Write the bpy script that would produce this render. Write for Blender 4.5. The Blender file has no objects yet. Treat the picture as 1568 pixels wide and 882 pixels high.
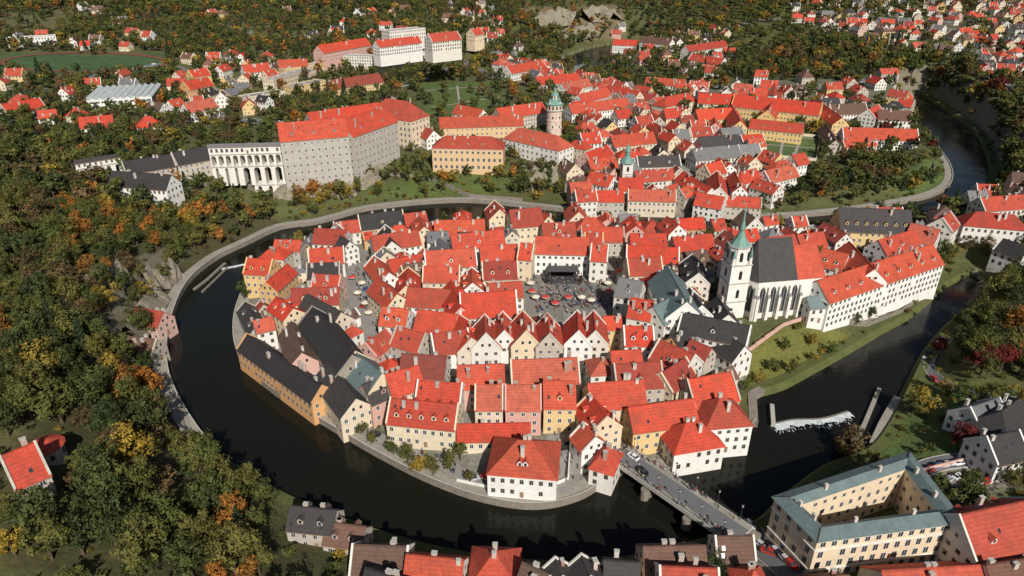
import bpy, math, random
import numpy as np
from mathutils import Vector
random.seed(7); rng=np.random.default_rng(7)
F=1045.333; PIT=math.radians(27); CH=150.0
cP,sP=math.cos(PIT),math.sin(PIT)
S=bpy.context.scene
# ------------------------------------------------------------ survey helpers
def ray(u,v):
    a=(u-784)/F; b=(441-v)/F
    return a, cP+b*sP, -sP+b*cP
def Gz(u,v,z):
    r=ray(u,v); t=(z-CH)/r[2]
    return np.array([r[0]*t, r[1]*t])
def catmull(P,n=4):
    P=np.array(P); out=[]
    for i in range(len(P)-1):
        p0=P[max(i-1,0)];p1=P[i];p2=P[i+1];p3=P[min(i+2,len(P)-1)]
        for k in range(n):
            t=k/n
            out.append(.5*((2*p1)+(p2-p0)*t+(2*p0-5*p1+4*p2-p3)*t*t+(3*p1-p0-3*p2+p3)*t**3))
    out.append(P[-1]); return np.array(out)
def pip(x,y,poly):
    ins=np.zeros(x.shape,bool); n=len(poly)
    for i in range(n):
        x1,y1=poly[i]; x2,y2=poly[(i+1)%n]
        if y1==y2: continue
        c=((y1>y)!=(y2>y))&(x<(x2-x1)*(y-y1)/(y2-y1)+x1)
        ins^=c
    return ins
def segdist(x,y,poly,closed=True):
    d=np.full(x.shape,1e18); n=len(poly)
    for i in range(n if closed else n-1):
        x1,y1=poly[i]; x2,y2=poly[(i+1)%n]
        dx,dy=x2-x1,y2-y1; L=dx*dx+dy*dy+1e-9
        t=np.clip(((x-x1)*dx+(y-y1)*dy)/L,0,1)
        np.minimum(d,(x-x1-t*dx)**2+(y-y1-t*dy)**2,out=d)
    return np.sqrt(d)
B1=[(1375,150),(1400,175),(1412,200),(1435,228),(1455,258),(1455,285),(1425,303),(1370,315),(1300,326),(1200,335),(1100,335),(1000,331),(900,328),(800,318),(740,312),(690,311),(620,316),(560,324),(520,335),(480,345),(430,352),(380,375),(330,400),(290,435),(268,480),(258,530),(262,580),(288,635),(330,690),(400,735),(470,770),(560,805),(650,832),(740,850),(860,860),(960,852),(1040,832),(1100,818),(1160,795),(1195,762),(1262,712),(1320,690),(1350,655),(1375,610),(1395,570),(1412,540),(1445,500),(1500,455)]
B2=[(1410,145),(1450,172),(1492,205),(1512,250),(1510,290),(1470,318),(1400,330),(1330,338),(1280,347),(1200,354),(1100,358),(1000,357),(900,352),(800,350),(740,348),(690,346),(640,348),(590,352),(540,362),(480,380),(430,400),(385,430),(366,465),(358,500),(362,540),(385,575),(430,612),(500,655),(580,702),(660,742),(740,770),(820,781),(890,766),(938,735),(975,722),(1020,728),(1080,705),(1130,672),(1156,650),(1150,615),(1200,597),(1250,570),(1300,542),(1350,512),(1395,487),(1425,462),(1450,440),(1490,420)]
W1=catmull([Gz(u,v,0) for u,v in B1]); W2=catmull([Gz(u,v,0) for u,v in B2])
RIV=np.vstack([W1,W2[::-1]])
POND=catmull([Gz(u,v,0) for u,v in [(858,92),(900,76),(960,66),(985,70),(935,101),(875,106),(858,92)]])
CPT=[(810,450,8),(600,430,8),(620,600,6),(800,720,4),(900,650,5),(1100,600,6),(1180,490,9),(1250,470,9),(1320,440,9),(1400,430,9),(1440,370,9),(1250,380,8),(700,360,6),(480,450,6),(430,560,5),(500,390,5),(960,400,8),(1080,470,8),
(450,288,12),(520,281,12),(590,245,14),(640,235,14),(700,255,11),(780,235,12),(850,230,12),(600,275,9),(700,290,5),(560,302,5),(860,285,5),(800,270,8),(830,262,8),
(900,280,5),(1000,300,4),(1150,315,4),(1000,230,8),(1100,260,6),(1200,200,9),(1300,260,6),(1380,230,6),(1000,150,13),(900,200,10),(1080,150,13),(1330,170,11),
(400,312,6),(345,266,18),(320,320,10),(250,300,18),(130,285,24),(50,350,27),(150,430,22),(60,600,32),(150,750,26),(30,850,30),(230,650,10),(280,800,8),(180,550,20),(440,850,6),(215,480,10),(330,360,7),
(700,872,5),(1000,872,5),(1250,860,5),(1450,850,5),(1550,740,6),(1450,640,5),(1530,550,8),(1500,420,10),(1550,350,12),
(100,180,24),(250,160,24),(400,150,22),(600,100,28),(600,60,38),(750,150,18),(740,100,24),(300,40,45),(100,50,48),(0,10,60),(500,5,62),(800,5,70),(870,110,4),(950,62,4),(930,106,4),(1000,60,18),(1100,90,15),(1200,40,40),(1300,120,22),(1500,100,32),(1450,60,40),(1560,5,62),(1200,5,62),(1540,200,25),(1560,270,20),(850,50,45),(600,190,18)]
cxy=np.array([Gz(u,v,z) for u,v,z in CPT]); cz=np.array([c[2] for c in CPT],float)
n=len(cz); D=np.linalg.norm(cxy[:,None]-cxy[None],axis=2)
A=np.zeros((n+3,n+3)); A[:n,:n]=D-np.eye(n)*1.0; Q=np.c_[np.ones(n),cxy/500]; A[:n,n:]=Q; A[n:,:n]=Q.T
sol=np.linalg.solve(A,np.r_[cz,0,0,0])
def grow(a,step,k,end):
    out=[a]
    while out[-1]<end: step*=k; out.append(out[-1]+step)
    return out[1:]
gx=list(np.arange(-270,400.1,2.5)); gx=gx+grow(gx[-1],2.6,1.03,3600); gx=[-a for a in grow(270,2.6,1.03,3600)][::-1]+gx
gy=list(np.arange(40,380,2.0))+list(np.arange(380,570,2.5)); gy=[-600,-300,-100,0]+gy+grow(gy[-1],2.5,1.012,4200)
gx=np.array(gx); gy=np.array(gy)
XX,YY=np.meshgrid(gx,gy); x=XX.ravel(); y=YY.ravel()
rb=sol[n]+sol[n+1]*x/500+sol[n+2]*y/500
for i in range(n): rb=rb+sol[i]*np.hypot(x-cxy[i,0],y-cxy[i,1])
rb=np.clip(rb,3.2,72)
far=np.hypot(x*.8,y)
rb=rb*np.clip(1-(far-1500)/3000,0.3,1)+np.clip(far-1150,0,2500)*.06
nz=np.sin(x*.021+1.3)*np.cos(y*.017)+.5*np.sin(x*.05+y*.043)
rb=rb+nz*np.clip((y-560)/300,0,1)*3
db=np.where(pip(x,y,RIV),-1,1)*segdist(x,y,RIV)
dp=np.where(pip(x,y,POND),-1,1)*segdist(x,y,POND)
def sm(t): t=np.clip(t,0,1); return t*t*(3-2*t)
hz=2.0+(rb-2.0)*sm((db-4.5)/17)
hz=np.where(db<1.5,-2.5,hz)
hz=np.where(dp<2,-2.5,np.minimum(hz,2+(dp-2)*.35))
HZ=hz.reshape(XX.shape); DB=db.reshape(XX.shape)
def samp(arr,x,y):
    x=np.asarray(x,float); y=np.asarray(y,float)
    i=np.clip(np.searchsorted(gx,x)-1,0,len(gx)-2); j=np.clip(np.searchsorted(gy,y)-1,0,len(gy)-2)
    fx=np.clip((x-gx[i])/(gx[i+1]-gx[i]),0,1); fy=np.clip((y-gy[j])/(gy[j+1]-gy[j]),0,1)
    return (arr[j,i]*(1-fx)+arr[j,i+1]*fx)*(1-fy)+(arr[j+1,i]*(1-fx)+arr[j+1,i+1]*fx)*fy
def tz(x,y): return samp(HZ,x,y)
TT=np.arange(60,3200,1.2)
def G(u,v):
    r=ray(u,v); X=r[0]*TT; Y=r[1]*TT; Z=CH+r[2]*TT
    hit=np.nonzero(Z<np.maximum(tz(X,Y),0))[0]
    k=hit[0] if len(hit) else len(TT)-1
    return np.array([X[k],Y[k]])
def GP(pts): return [tuple(G(u,v)) for u,v in pts]
# ------------------------------------------------------------ materials
def nd(nt,t,**k):
    q=nt.nodes.new(t)
    for a,b in k.items(): setattr(q,a,b)
    return q
def mat(name,cols,rough=.85,ns=.35,amt=.35,fine=3.0,spec=.3,dirt=None,bump=0,metal=0,rows=0):
    m=bpy.data.materials.new(name); m.use_nodes=True; nt=m.node_tree
    bs=nt.nodes['Principled BSDF']; bs.inputs['Roughness'].default_value=rough
    bs.inputs['Specular IOR Level'].default_value=spec; bs.inputs['Metallic'].default_value=metal
    L=nt.links.new
    if isinstance(cols[0],(int,float)): cols=[cols]
    geo=nd(nt,'ShaderNodeNewGeometry')
    if len(cols)>1:
        oi=nd(nt,'ShaderNodeObjectInfo'); cr=nd(nt,'ShaderNodeValToRGB')
        e=cr.color_ramp.elements
        for i,c in enumerate(cols):
            p=i/(len(cols)-1)
            if i==0: el=e[0]
            elif i==len(cols)-1: el=e[-1]
            else: el=e.new(p)
            el.position=p; el.color=(*c,1)
        L(oi.outputs['Random'],cr.inputs['Fac']); base=cr.outputs['Color']
    else:
        rg=nd(nt,'ShaderNodeRGB'); rg.outputs[0].default_value=(*cols[0],1); base=rg.outputs[0]
    n1=nd(nt,'ShaderNodeTexNoise'); n1.inputs['Scale'].default_value=ns; n1.inputs['Detail'].default_value=5; n1.inputs['Roughness'].default_value=.65
    n2=nd(nt,'ShaderNodeTexNoise'); n2.inputs['Scale'].default_value=fine; n2.inputs['Detail'].default_value=3
    L(geo.outputs['Position'],n1.inputs['Vector']); L(geo.outputs['Position'],n2.inputs['Vector'])
    ad=nd(nt,'ShaderNodeMath',operation='ADD'); L(n1.outputs['Fac'],ad.inputs[0]); L(n2.outputs['Fac'],ad.inputs[1])
    mr=nd(nt,'ShaderNodeMapRange'); mr.inputs[1].default_value=.6; mr.inputs[2].default_value=1.4; mr.inputs[3].default_value=1-amt; mr.inputs[4].default_value=1+amt*.6
    L(ad.outputs[0],mr.inputs[0]); fac=mr.outputs[0]
    if rows:
        sx=nd(nt,'ShaderNodeSeparateXYZ'); L(geo.outputs['Position'],sx.inputs[0])
        m1=nd(nt,'ShaderNodeMath',operation='MULTIPLY'); L(sx.outputs[2],m1.inputs[0]); m1.inputs[1].default_value=9.0
        m2=nd(nt,'ShaderNodeMath',operation='SINE'); L(m1.outputs[0],m2.inputs[0])
        m3=nd(nt,'ShaderNodeMath',operation='MULTIPLY_ADD'); L(m2.outputs[0],m3.inputs[0]); m3.inputs[1].default_value=rows; m3.inputs[2].default_value=1.0
        m4=nd(nt,'ShaderNodeMath',operation='MULTIPLY'); L(fac,m4.inputs[0]); L(m3.outputs[0],m4.inputs[1]); fac=m4.outputs[0]
    mx=nd(nt,'ShaderNodeVectorMath',operation='SCALE'); L(base,mx.inputs[0]); L(fac,mx.inputs['Scale'])
    out=mx.outputs[0]
    if dirt:
        n3=nd(nt,'ShaderNodeTexNoise'); n3.inputs['Scale'].default_value=.22; n3.inputs['Detail'].default_value=7; n3.inputs['Roughness'].default_value=.75
        L(geo.outputs['Position'],n3.inputs['Vector'])
        m3=nd(nt,'ShaderNodeMapRange'); m3.inputs[1].default_value=.45; m3.inputs[2].default_value=.72; m3.inputs[4].default_value=dirt[1]
        L(n3.outputs['Fac'],m3.inputs[0])
        mm=nd(nt,'ShaderNodeMix',data_type='RGBA'); L(m3.outputs[0],mm.inputs[0]); L(out,mm.inputs[6]); mm.inputs[7].default_value=(*dirt[0],1); out=mm.outputs[2]
    L(out,bs.inputs['Base Color'])
    if bump:
        bp=nd(nt,'ShaderNodeBump'); bp.inputs['Strength'].default_value=bump; bp.inputs['Distance'].default_value=.3
        L(n2.outputs['Fac'],bp.inputs['Height']); L(bp.outputs[0],bs.inputs['Normal'])
    return m
ROOF={'r':mat('roof_tile_red',[(.56,.055,.026),(.44,.06,.033),(.56,.10,.045),(.30,.05,.035),(.52,.085,.045),(.54,.05,.024),(.22,.055,.04),(.60,.075,.034),(.42,.075,.045),(.55,.06,.03),(.50,.12,.07),(.58,.06,.028)],.85,.5,.38,2.5,dirt=((.16,.055,.04),.6),bump=.5,rows=.09),
'k':mat('roof_slate_black',[(.035,.032,.032),(.06,.053,.05)],.7,.5,.4,2.5,bump=.3,rows=.08),
't':mat('roof_copper_green',[(.12,.17,.17),(.15,.20,.195)],.6,.3,.3,2,dirt=((.09,.11,.11),.6)),
'b':mat('roof_tile_brown',[(.17,.08,.055),(.12,.075,.055),(.2,.10,.07)],.85,.5,.35,2.5,bump=.4,rows=.09),
'f':mat('roof_flat_grey',[(.25,.25,.25),(.4,.39,.37)],.9,.2,.3,2),
'G':mat('roof_grey_sheet',[(.13,.13,.135),(.2,.195,.19)],.6,.3,.3,2)}
WALL={'w':mat('plaster_white',[(.78,.76,.71),(.8,.78,.73),(.66,.62,.54),(.78,.75,.69)],.9,.3,.14,2,dirt=((.48,.43,.36),.45)),
'c':mat('plaster_cream',[(.70,.61,.44),(.72,.57,.38),(.64,.56,.44)],.9,.3,.16,2,dirt=((.45,.37,.27),.45)),
'y':mat('plaster_yellow',[(.70,.48,.19),(.68,.5,.25)],.9,.3,.14,2,dirt=((.5,.36,.2),.4)),
'o':mat('plaster_ochre',[(.66,.36,.15),(.6,.38,.17)],.9,.3,.16,2,dirt=((.45,.3,.18),.4)),
'p':mat('plaster_pink',[(.64,.42,.35),(.6,.34,.28)],.9,.3,.14,2,dirt=((.45,.32,.26),.4)),
'm':mat('plaster_castle_mint',[(.66,.45,.25),(.66,.45,.25)],.9,.3,.14,2,dirt=((.5,.36,.22),.35)),
'g':mat('plaster_greybeige',[(.49,.43,.35),(.54,.47,.38),(.44,.41,.36)],.9,.3,.2,2,dirt=((.3,.26,.21),.6)),
's':mat('stone_wall',[(.34,.29,.23),(.38,.33,.27)],.95,.3,.35,1.5,dirt=((.2,.17,.13),.5),bump=.5)}
GLASS=mat('window_glass',(.035,.04,.048),.15,.3,.3,3,.5)
FRW=mat('window_frame_white',(.75,.74,.7),.6); FRB=mat('window_frame_brown',(.3,.2,.13),.7)
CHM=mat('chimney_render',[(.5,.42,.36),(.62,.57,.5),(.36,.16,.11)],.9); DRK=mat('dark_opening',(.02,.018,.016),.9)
QUAY=mat('quay_stone',(.33,.30,.25),.9,.25,.3,2,dirt=((.2,.19,.14),.6)); QWALL=mat('quay_wall_stone',(.24,.21,.17),.95,.4,.4,1.5,bump=.6)
GRS=mat('bank_grass',(.09,.105,.03),.95,.2,.45,1.5,dirt=((.13,.11,.045),.6),bump=.6)
ASPH=mat('asphalt',(.15,.15,.15),.9,.2,.2,2); COB=mat('cobble_paving',(.27,.255,.23),.9,.3,.25,2,dirt=((.17,.16,.14),.4))
RTRK=mat('running_track_red',(.20,.07,.05),.9)
STEEL=mat('painted_steel_dark',(.06,.06,.065),.5); BARK=mat('tree_bark',(.11,.08,.055),.95,2,.4,6)
COP=mat('copper_patina',(.17,.31,.26),.6,.5,.35,3,dirt=((.12,.16,.13),.5)); CONC=mat('concrete_pale',(.44,.42,.37),.9,.3,.25,2)
FOAM=mat('weir_foam',(.62,.66,.66),.7,.8,.45,3,bump=.8,dirt=((.2,.22,.2),.6))
ROCK=mat('cliff_rock',(.30,.255,.19),.95,.4,.5,1.2,dirt=((.10,.11,.05),.6),bump=.9)
# ------------------------------------------------------------ mesh builder
class MB:
    def __init__(s): s.v=[];s.f=[];s.m=[];s.mats=[]
    def mi(s,m):
        if m not in s.mats: s.mats.append(m)
        return s.mats.index(m)
    def face(s,pts,m):
        k=len(s.v); s.v+= [tuple(p) for p in pts]; s.f.append(tuple(range(k,k+len(pts)))); s.m.append(s.mi(m))
    def box(s,c,ex,ey,lx,ly,z0,z1,m,top=None):
        ex=np.array(ex);ey=np.array(ey);c=np.array(c)
        P=[c+ex*a*lx/2+ey*b*ly/2 for a,b in((-1,-1),(1,-1),(1,1),(-1,1))]
        for i in range(4):
            p,q=P[i],P[(i+1)%4]; s.face([(*p,z0),(*q,z0),(*q,z1),(*p,z1)],m)
        s.face([(*p,z1) for p in P],top or m)
    def cyl(s,c,r0,r1,z0,z1,m,n=16,cap=False,ph=0):
        A=[(math.cos(ph+i*2*math.pi/n),math.sin(ph+i*2*math.pi/n)) for i in range(n)]
        for i in range(n):
            a,b=A[i],A[(i+1)%n]
            if r1<1e-3: s.face([(c[0]+a[0]*r0,c[1]+a[1]*r0,z0),(c[0]+b[0]*r0,c[1]+b[1]*r0,z0),(c[0],c[1],z1)],m)
            else: s.face([(c[0]+a[0]*r0,c[1]+a[1]*r0,z0),(c[0]+b[0]*r0,c[1]+b[1]*r0,z0),(c[0]+b[0]*r1,c[1]+b[1]*r1,z1),(c[0]+a[0]*r1,c[1]+a[1]*r1,z1)],m)
        if cap: s.face([(c[0]+a[0]*r1,c[1]+a[1]*r1,z1) for a in A],m)
    def wall(s,p,q,z0,z1,m,floors=2,sp=2.7,win=True,ww=1.05,wh=1.5,zb=None,fr=None,cornice=False):
        p=np.array(p);q=np.array(q);L=np.linalg.norm(q-p)
        if L<.1:return
        d=(q-p)/L; nn=np.array([d[1],-d[0]])
        zb=z0-10 if zb is None else zb
        s.face([(*p,zb),(*q,zb),(*q,z1),(*p,z1)],m)
        fr=fr or (FRW if m is not WALL['w'] else random.choice([FRB,CONC,CONC]))
        if win and L>2.4:
            k=max(1,int((L-.8)/sp)); st=(L-.6)/k; fh=(z1-z0)/floors
            for f in range(floors):
                zc=z0+fh*(f+.52)
                hh=min(wh,fh*.6)*(0.75 if f==floors-1 and floors>2 else 1)
                for i in range(k):
                    if random.random()<.06: continue
                    c=p+d*(.3+st*(i+.5))
                    def Q(a,b,z0_,z1_,o,mm):
                        A_=c+d*a+nn*o;B_=c+d*b+nn*o
                        s.face([(*A_,z0_),(*B_,z0_),(*B_,z1_),(*A_,z1_)],mm)
                    if f==0 and i==k//2 and floors<6: Q(-.6,.6,z0,z0+2.2,.05,FRB); continue
                    Q(-ww/2-.13,ww/2+.13,zc-hh/2-.13,zc+hh/2+.13,.04,fr)
                    Q(-ww/2,-.05,zc-hh/2,zc+hh/2,.07,GLASS); Q(.05,ww/2,zc-hh/2,zc+hh/2,.07,GLASS)
        if cornice:
            c=(p+q)/2; s.box(c+nn*.12,d,nn,L+.3,.3,z1-.45,z1-.02,FRW)
    def obj(s,name,loc=None):
        V=np.array(s.v); 
        if loc is None: loc=np.array([V[:,0].mean(),V[:,1].mean(),V[:,2].min()])
        me=bpy.data.meshes.new(name); me.from_pydata([tuple(a) for a in V-np.array(loc)],[],s.f)
        for m in s.mats: me.materials.append(m)
        me.polygons.foreach_set('material_index',s.m); me.update()
        o=bpy.data.objects.new(name,me); o.location=loc; S.collection.objects.link(o); return o
# occupancy
OX,OY,OW,OH=-1100,40,2200,1500
occ=np.zeros((OH,OW),np.uint8)
def mark(poly,val,pad=0,test=False):
    P=np.array(poly); c=P.mean(0)
    if pad: dd=P-c; P=c+dd*(1+pad/np.maximum(np.linalg.norm(dd,axis=1,keepdims=True),.1))
    x0,y0=np.floor(P.min(0)).astype(int)-1; x1,y1=np.ceil(P.max(0)).astype(int)+1
    x0=max(x0,OX);y0=max(y0,OY);x1=min(x1,OX+OW-1);y1=min(y1,OY+OH-1)
    if x1<=x0 or y1<=y0: return 1.0
    X,Y=np.meshgrid(np.arange(x0,x1)+.5,np.arange(y0,y1)+.5)
    I=pip(X,Y,P); sub=occ[y0-OY:y1-OY,x0-OX:x1-OX]
    if test: return float((sub[I]>0).mean()) if I.any() else 1.0
    sub[I]=np.maximum(sub[I],val); return 0
def wing(mb,c,ex,L,W,z0,h,wm,rm,typ='g',pitch=43,parapet=False,chim=2,dorm=0,floors=None,sp=2.7,win=True,ww=1.05,wh=1.5,cornice=False,sky=2,zb=None):
    ex=np.array(ex)/np.linalg.norm(ex); ey=np.array([-ex[1],ex[0]]); c=np.array(c)
    def P(a,b,z): q=c+ex*a+ey*b; return (q[0],q[1],z)
    def P2(a,b): return c+ex*a+ey*b
    floors=floors or max(1,int(round(h/3.3))); z1=z0+h; l,w=L/2,W/2
    cs=[P2(-l,-w),P2(l,-w),P2(l,w),P2(-l,w)]
    for i in range(4): mb.wall(cs[i],cs[(i+1)%4],z0,z1,wm,floors,sp,win,ww,wh,cornice=cornice,zb=zb)
    t=math.tan(math.radians(pitch)); zr=z1+w*t; o=.45; th=.22
    if typ=='f':
        mb.face([P(-l,-w,z1-.4),P(l,-w,z1-.4),P(l,w,z1-.4),P(-l,w,z1-.4)],rm)
        for a,b,lx,ly in((0,-w,L+.3,.3),(0,w,L+.3,.3),(-l,0,.3,W-.3),(l,0,.3,W-.3)): mb.box(P2(a,b),ex,ey,lx,ly,z1-.6,z1+.25,wm,CONC)
        for k in range(max(1,int(L/12))): mb.box(P2(-l+L*(k+.5)/max(1,int(L/12)),random.uniform(-.2,.2)*W),ex,ey,2.2,2.2,z1-.5,z1+1.6,CONC)
        return
    if typ=='g':
        for b,sg in((-w,-1),(w,1)):
            e=[P(-l-.15,b+sg*o,z1-o*t+th),P(l+.15,b+sg*o,z1-o*t+th),P(l+.15,0,zr+th),P(-l-.15,0,zr+th)]
            mb.face(e,rm)
            mb.face([P(-l-.15,b+sg*o,z1-o*t+th),P(l+.15,b+sg*o,z1-o*t+th),P(l+.15,b+sg*o,z1-o*t-.05),P(-l-.15,b+sg*o,z1-o*t-.05)],FRB)
            mb.face([P(-l-.15,b+sg*o,z1-o*t-.05),P(l+.15,b+sg*o,z1-o*t-.05),P(l+.15,b+sg*.01,z1-.05),P(-l-.15,b+sg*.01,z1-.05)],wm)
        mb.box(P2(0,0),ex,ey,L+.3,.4,zr+th-.25,zr+th+.08,rm)
        for a,sg in((-l,-1),(l,1)):
            mb.face([P(a,-w,z1),P(a,w,z1),P(a,0,zr)],wm)
            mb.face([P(a+sg*.15,-w-o,z1-o*t+th),P(a+sg*.15,-w-o,z1-o*t-.05),P(a+sg*.15,0,zr-.05),P(a+sg*.15,0,zr+th)],rm)
            mb.face([P(a+sg*.15,w+o,z1-o*t+th),P(a+sg*.15,w+o,z1-o*t-.05),P(a+sg*.15,0,zr-.05),P(a+sg*.15,0,zr+th)],rm)
            if win:
                for bb in((-1.3,1.3) if W>8 else (0,)):
                    zc=z1+(zr-z1)*.3
                    mb.face([P(a+sg*.05,bb-.45,zc-.6),P(a+sg*.05,bb+.45,zc-.6),P(a+sg*.05,bb+.45,zc+.6),P(a+sg*.05,bb-.45,zc+.6)],GLASS)
            if parapet:
                for s2 in(-1,1):
                    A_=[P(a-.3*sg,s2*(w+.1),z1-.3),P(a+.25*sg,s2*(w+.1),z1-.3),P(a+.25*sg,s2*(w+.1),z1+.55),P(a-.3*sg,s2*(w+.1),z1+.55)]
                    B_=[P(a-.3*sg,0,zr-.2),P(a+.25*sg,0,zr-.2),P(a+.25*sg,0,zr+.75),P(a-.3*sg,0,zr+.75)]
                    mb.face([A_[3],A_[2],B_[2],B_[3]],wm); mb.face([A_[0],A_[3],B_[3],B_[0]],wm); mb.face([A_[1],A_[2],B_[2],B_[1]],wm); mb.face(A_,wm)
    else:
        hr=min(w*.95,l*.98); hl=l-hr if typ=='h' else 0
        E=[P(-l-o,-w-o,z1-.1),P(l+o,-w-o,z1-.1),P(l+o,w+o,z1-.1),P(-l-o,w+o,z1-.1)]
        R0,R1=P(-hl,0,zr),P(hl,0,zr)
        mb.face([E[0],E[1],R1,R0],rm);mb.face([E[2],E[3],R0,R1],rm);mb.face([E[1],E[2],R1],rm);mb.face([E[3],E[0],R0],rm)
        mb.face(E,FRW)
    lx=l-1 if typ=='g' else max(l-w,.8)
    for k in range(chim):
        a=random.uniform(-lx,lx); b=random.choice([-1,1])*random.uniform(.4,w*.55)
        zt=max(zr-abs(b)*t+1.5,zr+.5); cw=random.uniform(.7,1.0)
        mb.box(P2(a,b),ex,ey,cw+.3,cw,zr-abs(b)*t-1.2,zt,CHM); mb.box(P2(a,b),ex,ey,cw+.5,cw+.2,zt+.003,zt+.18,CONC)
    def slopez(b): return z1+(w-abs(b))*t+ (th if typ=='g' else 0)
    nt_=dorm
    for sgn in(-1,1):
        for k in range(nt_):
            a=-lx+2*lx*(k+.5)/nt_; b0=sgn*w*.72; zb_=slopez(b0); zt=zb_+1.3; zg=zt+.65
            b1=sgn*max(0,(w-(zt-z1)/t)); b2=sgn*max(0,w-(zg-z1)/t)
            mb.face([P(a-.75,b0,zb_-.2),P(a+.75,b0,zb_-.2),P(a+.75,b0,zt),P(a,b0,zg),P(a-.75,b0,zt)],wm)
            mb.face([P(a-.4,b0+sgn*.03,zb_+.2),P(a+.4,b0+sgn*.03,zb_+.2),P(a+.4,b0+sgn*.03,zt),P(a-.4,b0+sgn*.03,zt)],GLASS)
            for s2 in(-1,1):
                mb.face([P(a+s2*.75,b0,zb_-.2),P(a+s2*.75,b0,zt),P(a+s2*.75,b1,zt)],wm)
                mb.face([P(a+s2*.95,b0+sgn*.2,zt-.1),P(a,b0+sgn*.2,zg+.08),P(a,b2,zg+.08),P(a+s2*.95,b1,zt-.1)],rm)
        for k in range(random.randint(0,sky)):
            a=random.uniform(-lx,lx); b=sgn*random.uniform(.25,.7)*w; zz=slopez
            b_=b+sgn*.8
            mb.face([P(a-.4,b,zz(b)+.06),P(a+.4,b,zz(b)+.06),P(a+.4,b_,zz(b_)+.06),P(a-.4,b_,zz(b_)+.06)],GLASS)
ANG=[]
def R(u1,v1,u2,v2,W,h,wl='w',rf='r',typ='g',name='town_house',pitch=43,mk=True,g=None,**kw):
    rise=0 if typ=='f' else W/2*math.tan(math.radians(pitch)); zr=8+h+rise
    for _ in range(5):
        m=Gz((u1+u2)/2,(v1+v2)/2,zr); gz=max(float(tz(m[0],m[1])),2.2) if g is None else g; zr=gz+h+rise
    a=Gz(u1,v1,zr); b=Gz(u2,v2,zr); L=float(np.linalg.norm(b-a)); c=(a+b)/2; ex=(b-a)/L
    mb=MB(); kw.setdefault('parapet',typ=='g' and random.random()<.45); kw.setdefault('chim',random.randint(1,3)+int(L>25))
    kw.setdefault('dorm',random.choice([0,0,0,1,2]) if typ!='f' and L>9 else 0)
    wing(mb,c,ex,L,W,gz,h,WALL[wl],ROOF[rf],typ,pitch,**kw)
    o=mb.obj(name,(c[0],c[1],gz)); ey=np.array([-ex[1],ex[0]])
    if mk: mark([c+ex*L/2*a_+ey*W/2*b_ for a_,b_ in((-1,-1),(1,-1),(1,1),(-1,1))],1)
    ANG.append((c[0],c[1],math.atan2(ex[1],ex[0])))
    return o
_x,_y=np.meshgrid(np.arange(OX,OX+OW)+.5,np.arange(OY,OY+OH)+.5)
_d=samp(DB,_x,_y); occ[_d<5.2]=3
occ[tz(_x,_y)<1.5]=3
# ------------------------------------------------------------ ribbons / streets
def ribbon(name,pts,w,m,dz=.22,mk=True,kerb=False):
    P=catmull(np.array(GP(pts)),6); mb=MB()
    Q=[P[0]]
    for a,b in zip(P[:-1],P[1:]):
        k=max(1,int(np.linalg.norm(b-a)/3))
        for i in range(1,k+1): Q.append(a+(b-a)*i/k)
    Q=np.array(Q); T=np.gradient(Q,axis=0); T/=np.linalg.norm(T,axis=1,keepdims=True)+1e-9; N=np.c_[-T[:,1],T[:,0]]
    A=Q+N*w/2; B=Q-N*w/2
    za=np.maximum(tz(A[:,0],A[:,1]),1.8)+dz; zb=np.maximum(tz(B[:,0],B[:,1]),1.8)+dz; zc=np.maximum(tz(Q[:,0],Q[:,1]),1.8)+dz
    za=np.maximum(za,zc-.3);zb=np.maximum(zb,zc-.3)
    for i in range(len(Q)-1):
        mb.face([(*A[i],za[i]),(*A[i+1],za[i+1]),(*Q[i+1],zc[i+1]),(*Q[i],zc[i])],m)
        mb.face([(*Q[i],zc[i]),(*Q[i+1],zc[i+1]),(*B[i+1],zb[i+1]),(*B[i],zb[i])],m)
        if kerb:
            for E,z,s_ in((A,za,1),(B,zb,-1)):
                e0=E[i]+N[i]*s_*.25;e1=E[i+1]+N[i+1]*s_*.25
                mb.face([(*E[i],z[i]+.12),(*E[i+1],z[i+1]+.12),(*e1,z[i+1]+.12),(*e0,z[i]+.12)],CONC)
                mb.face([(*E[i],z[i]),(*E[i+1],z[i+1]),(*E[i+1],z[i+1]+.12),(*E[i],z[i]+.12)],CONC)
                mb.face([(*e0,z[i]-.4),(*e1,z[i+1]-.4),(*e1,z[i+1]+.12),(*e0,z[i]+.12)],CONC)
        if mk: mark([A[i],A[i+1],B[i+1],B[i]],2)
    return mb.obj(name),Q
STREETS=[]
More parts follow.
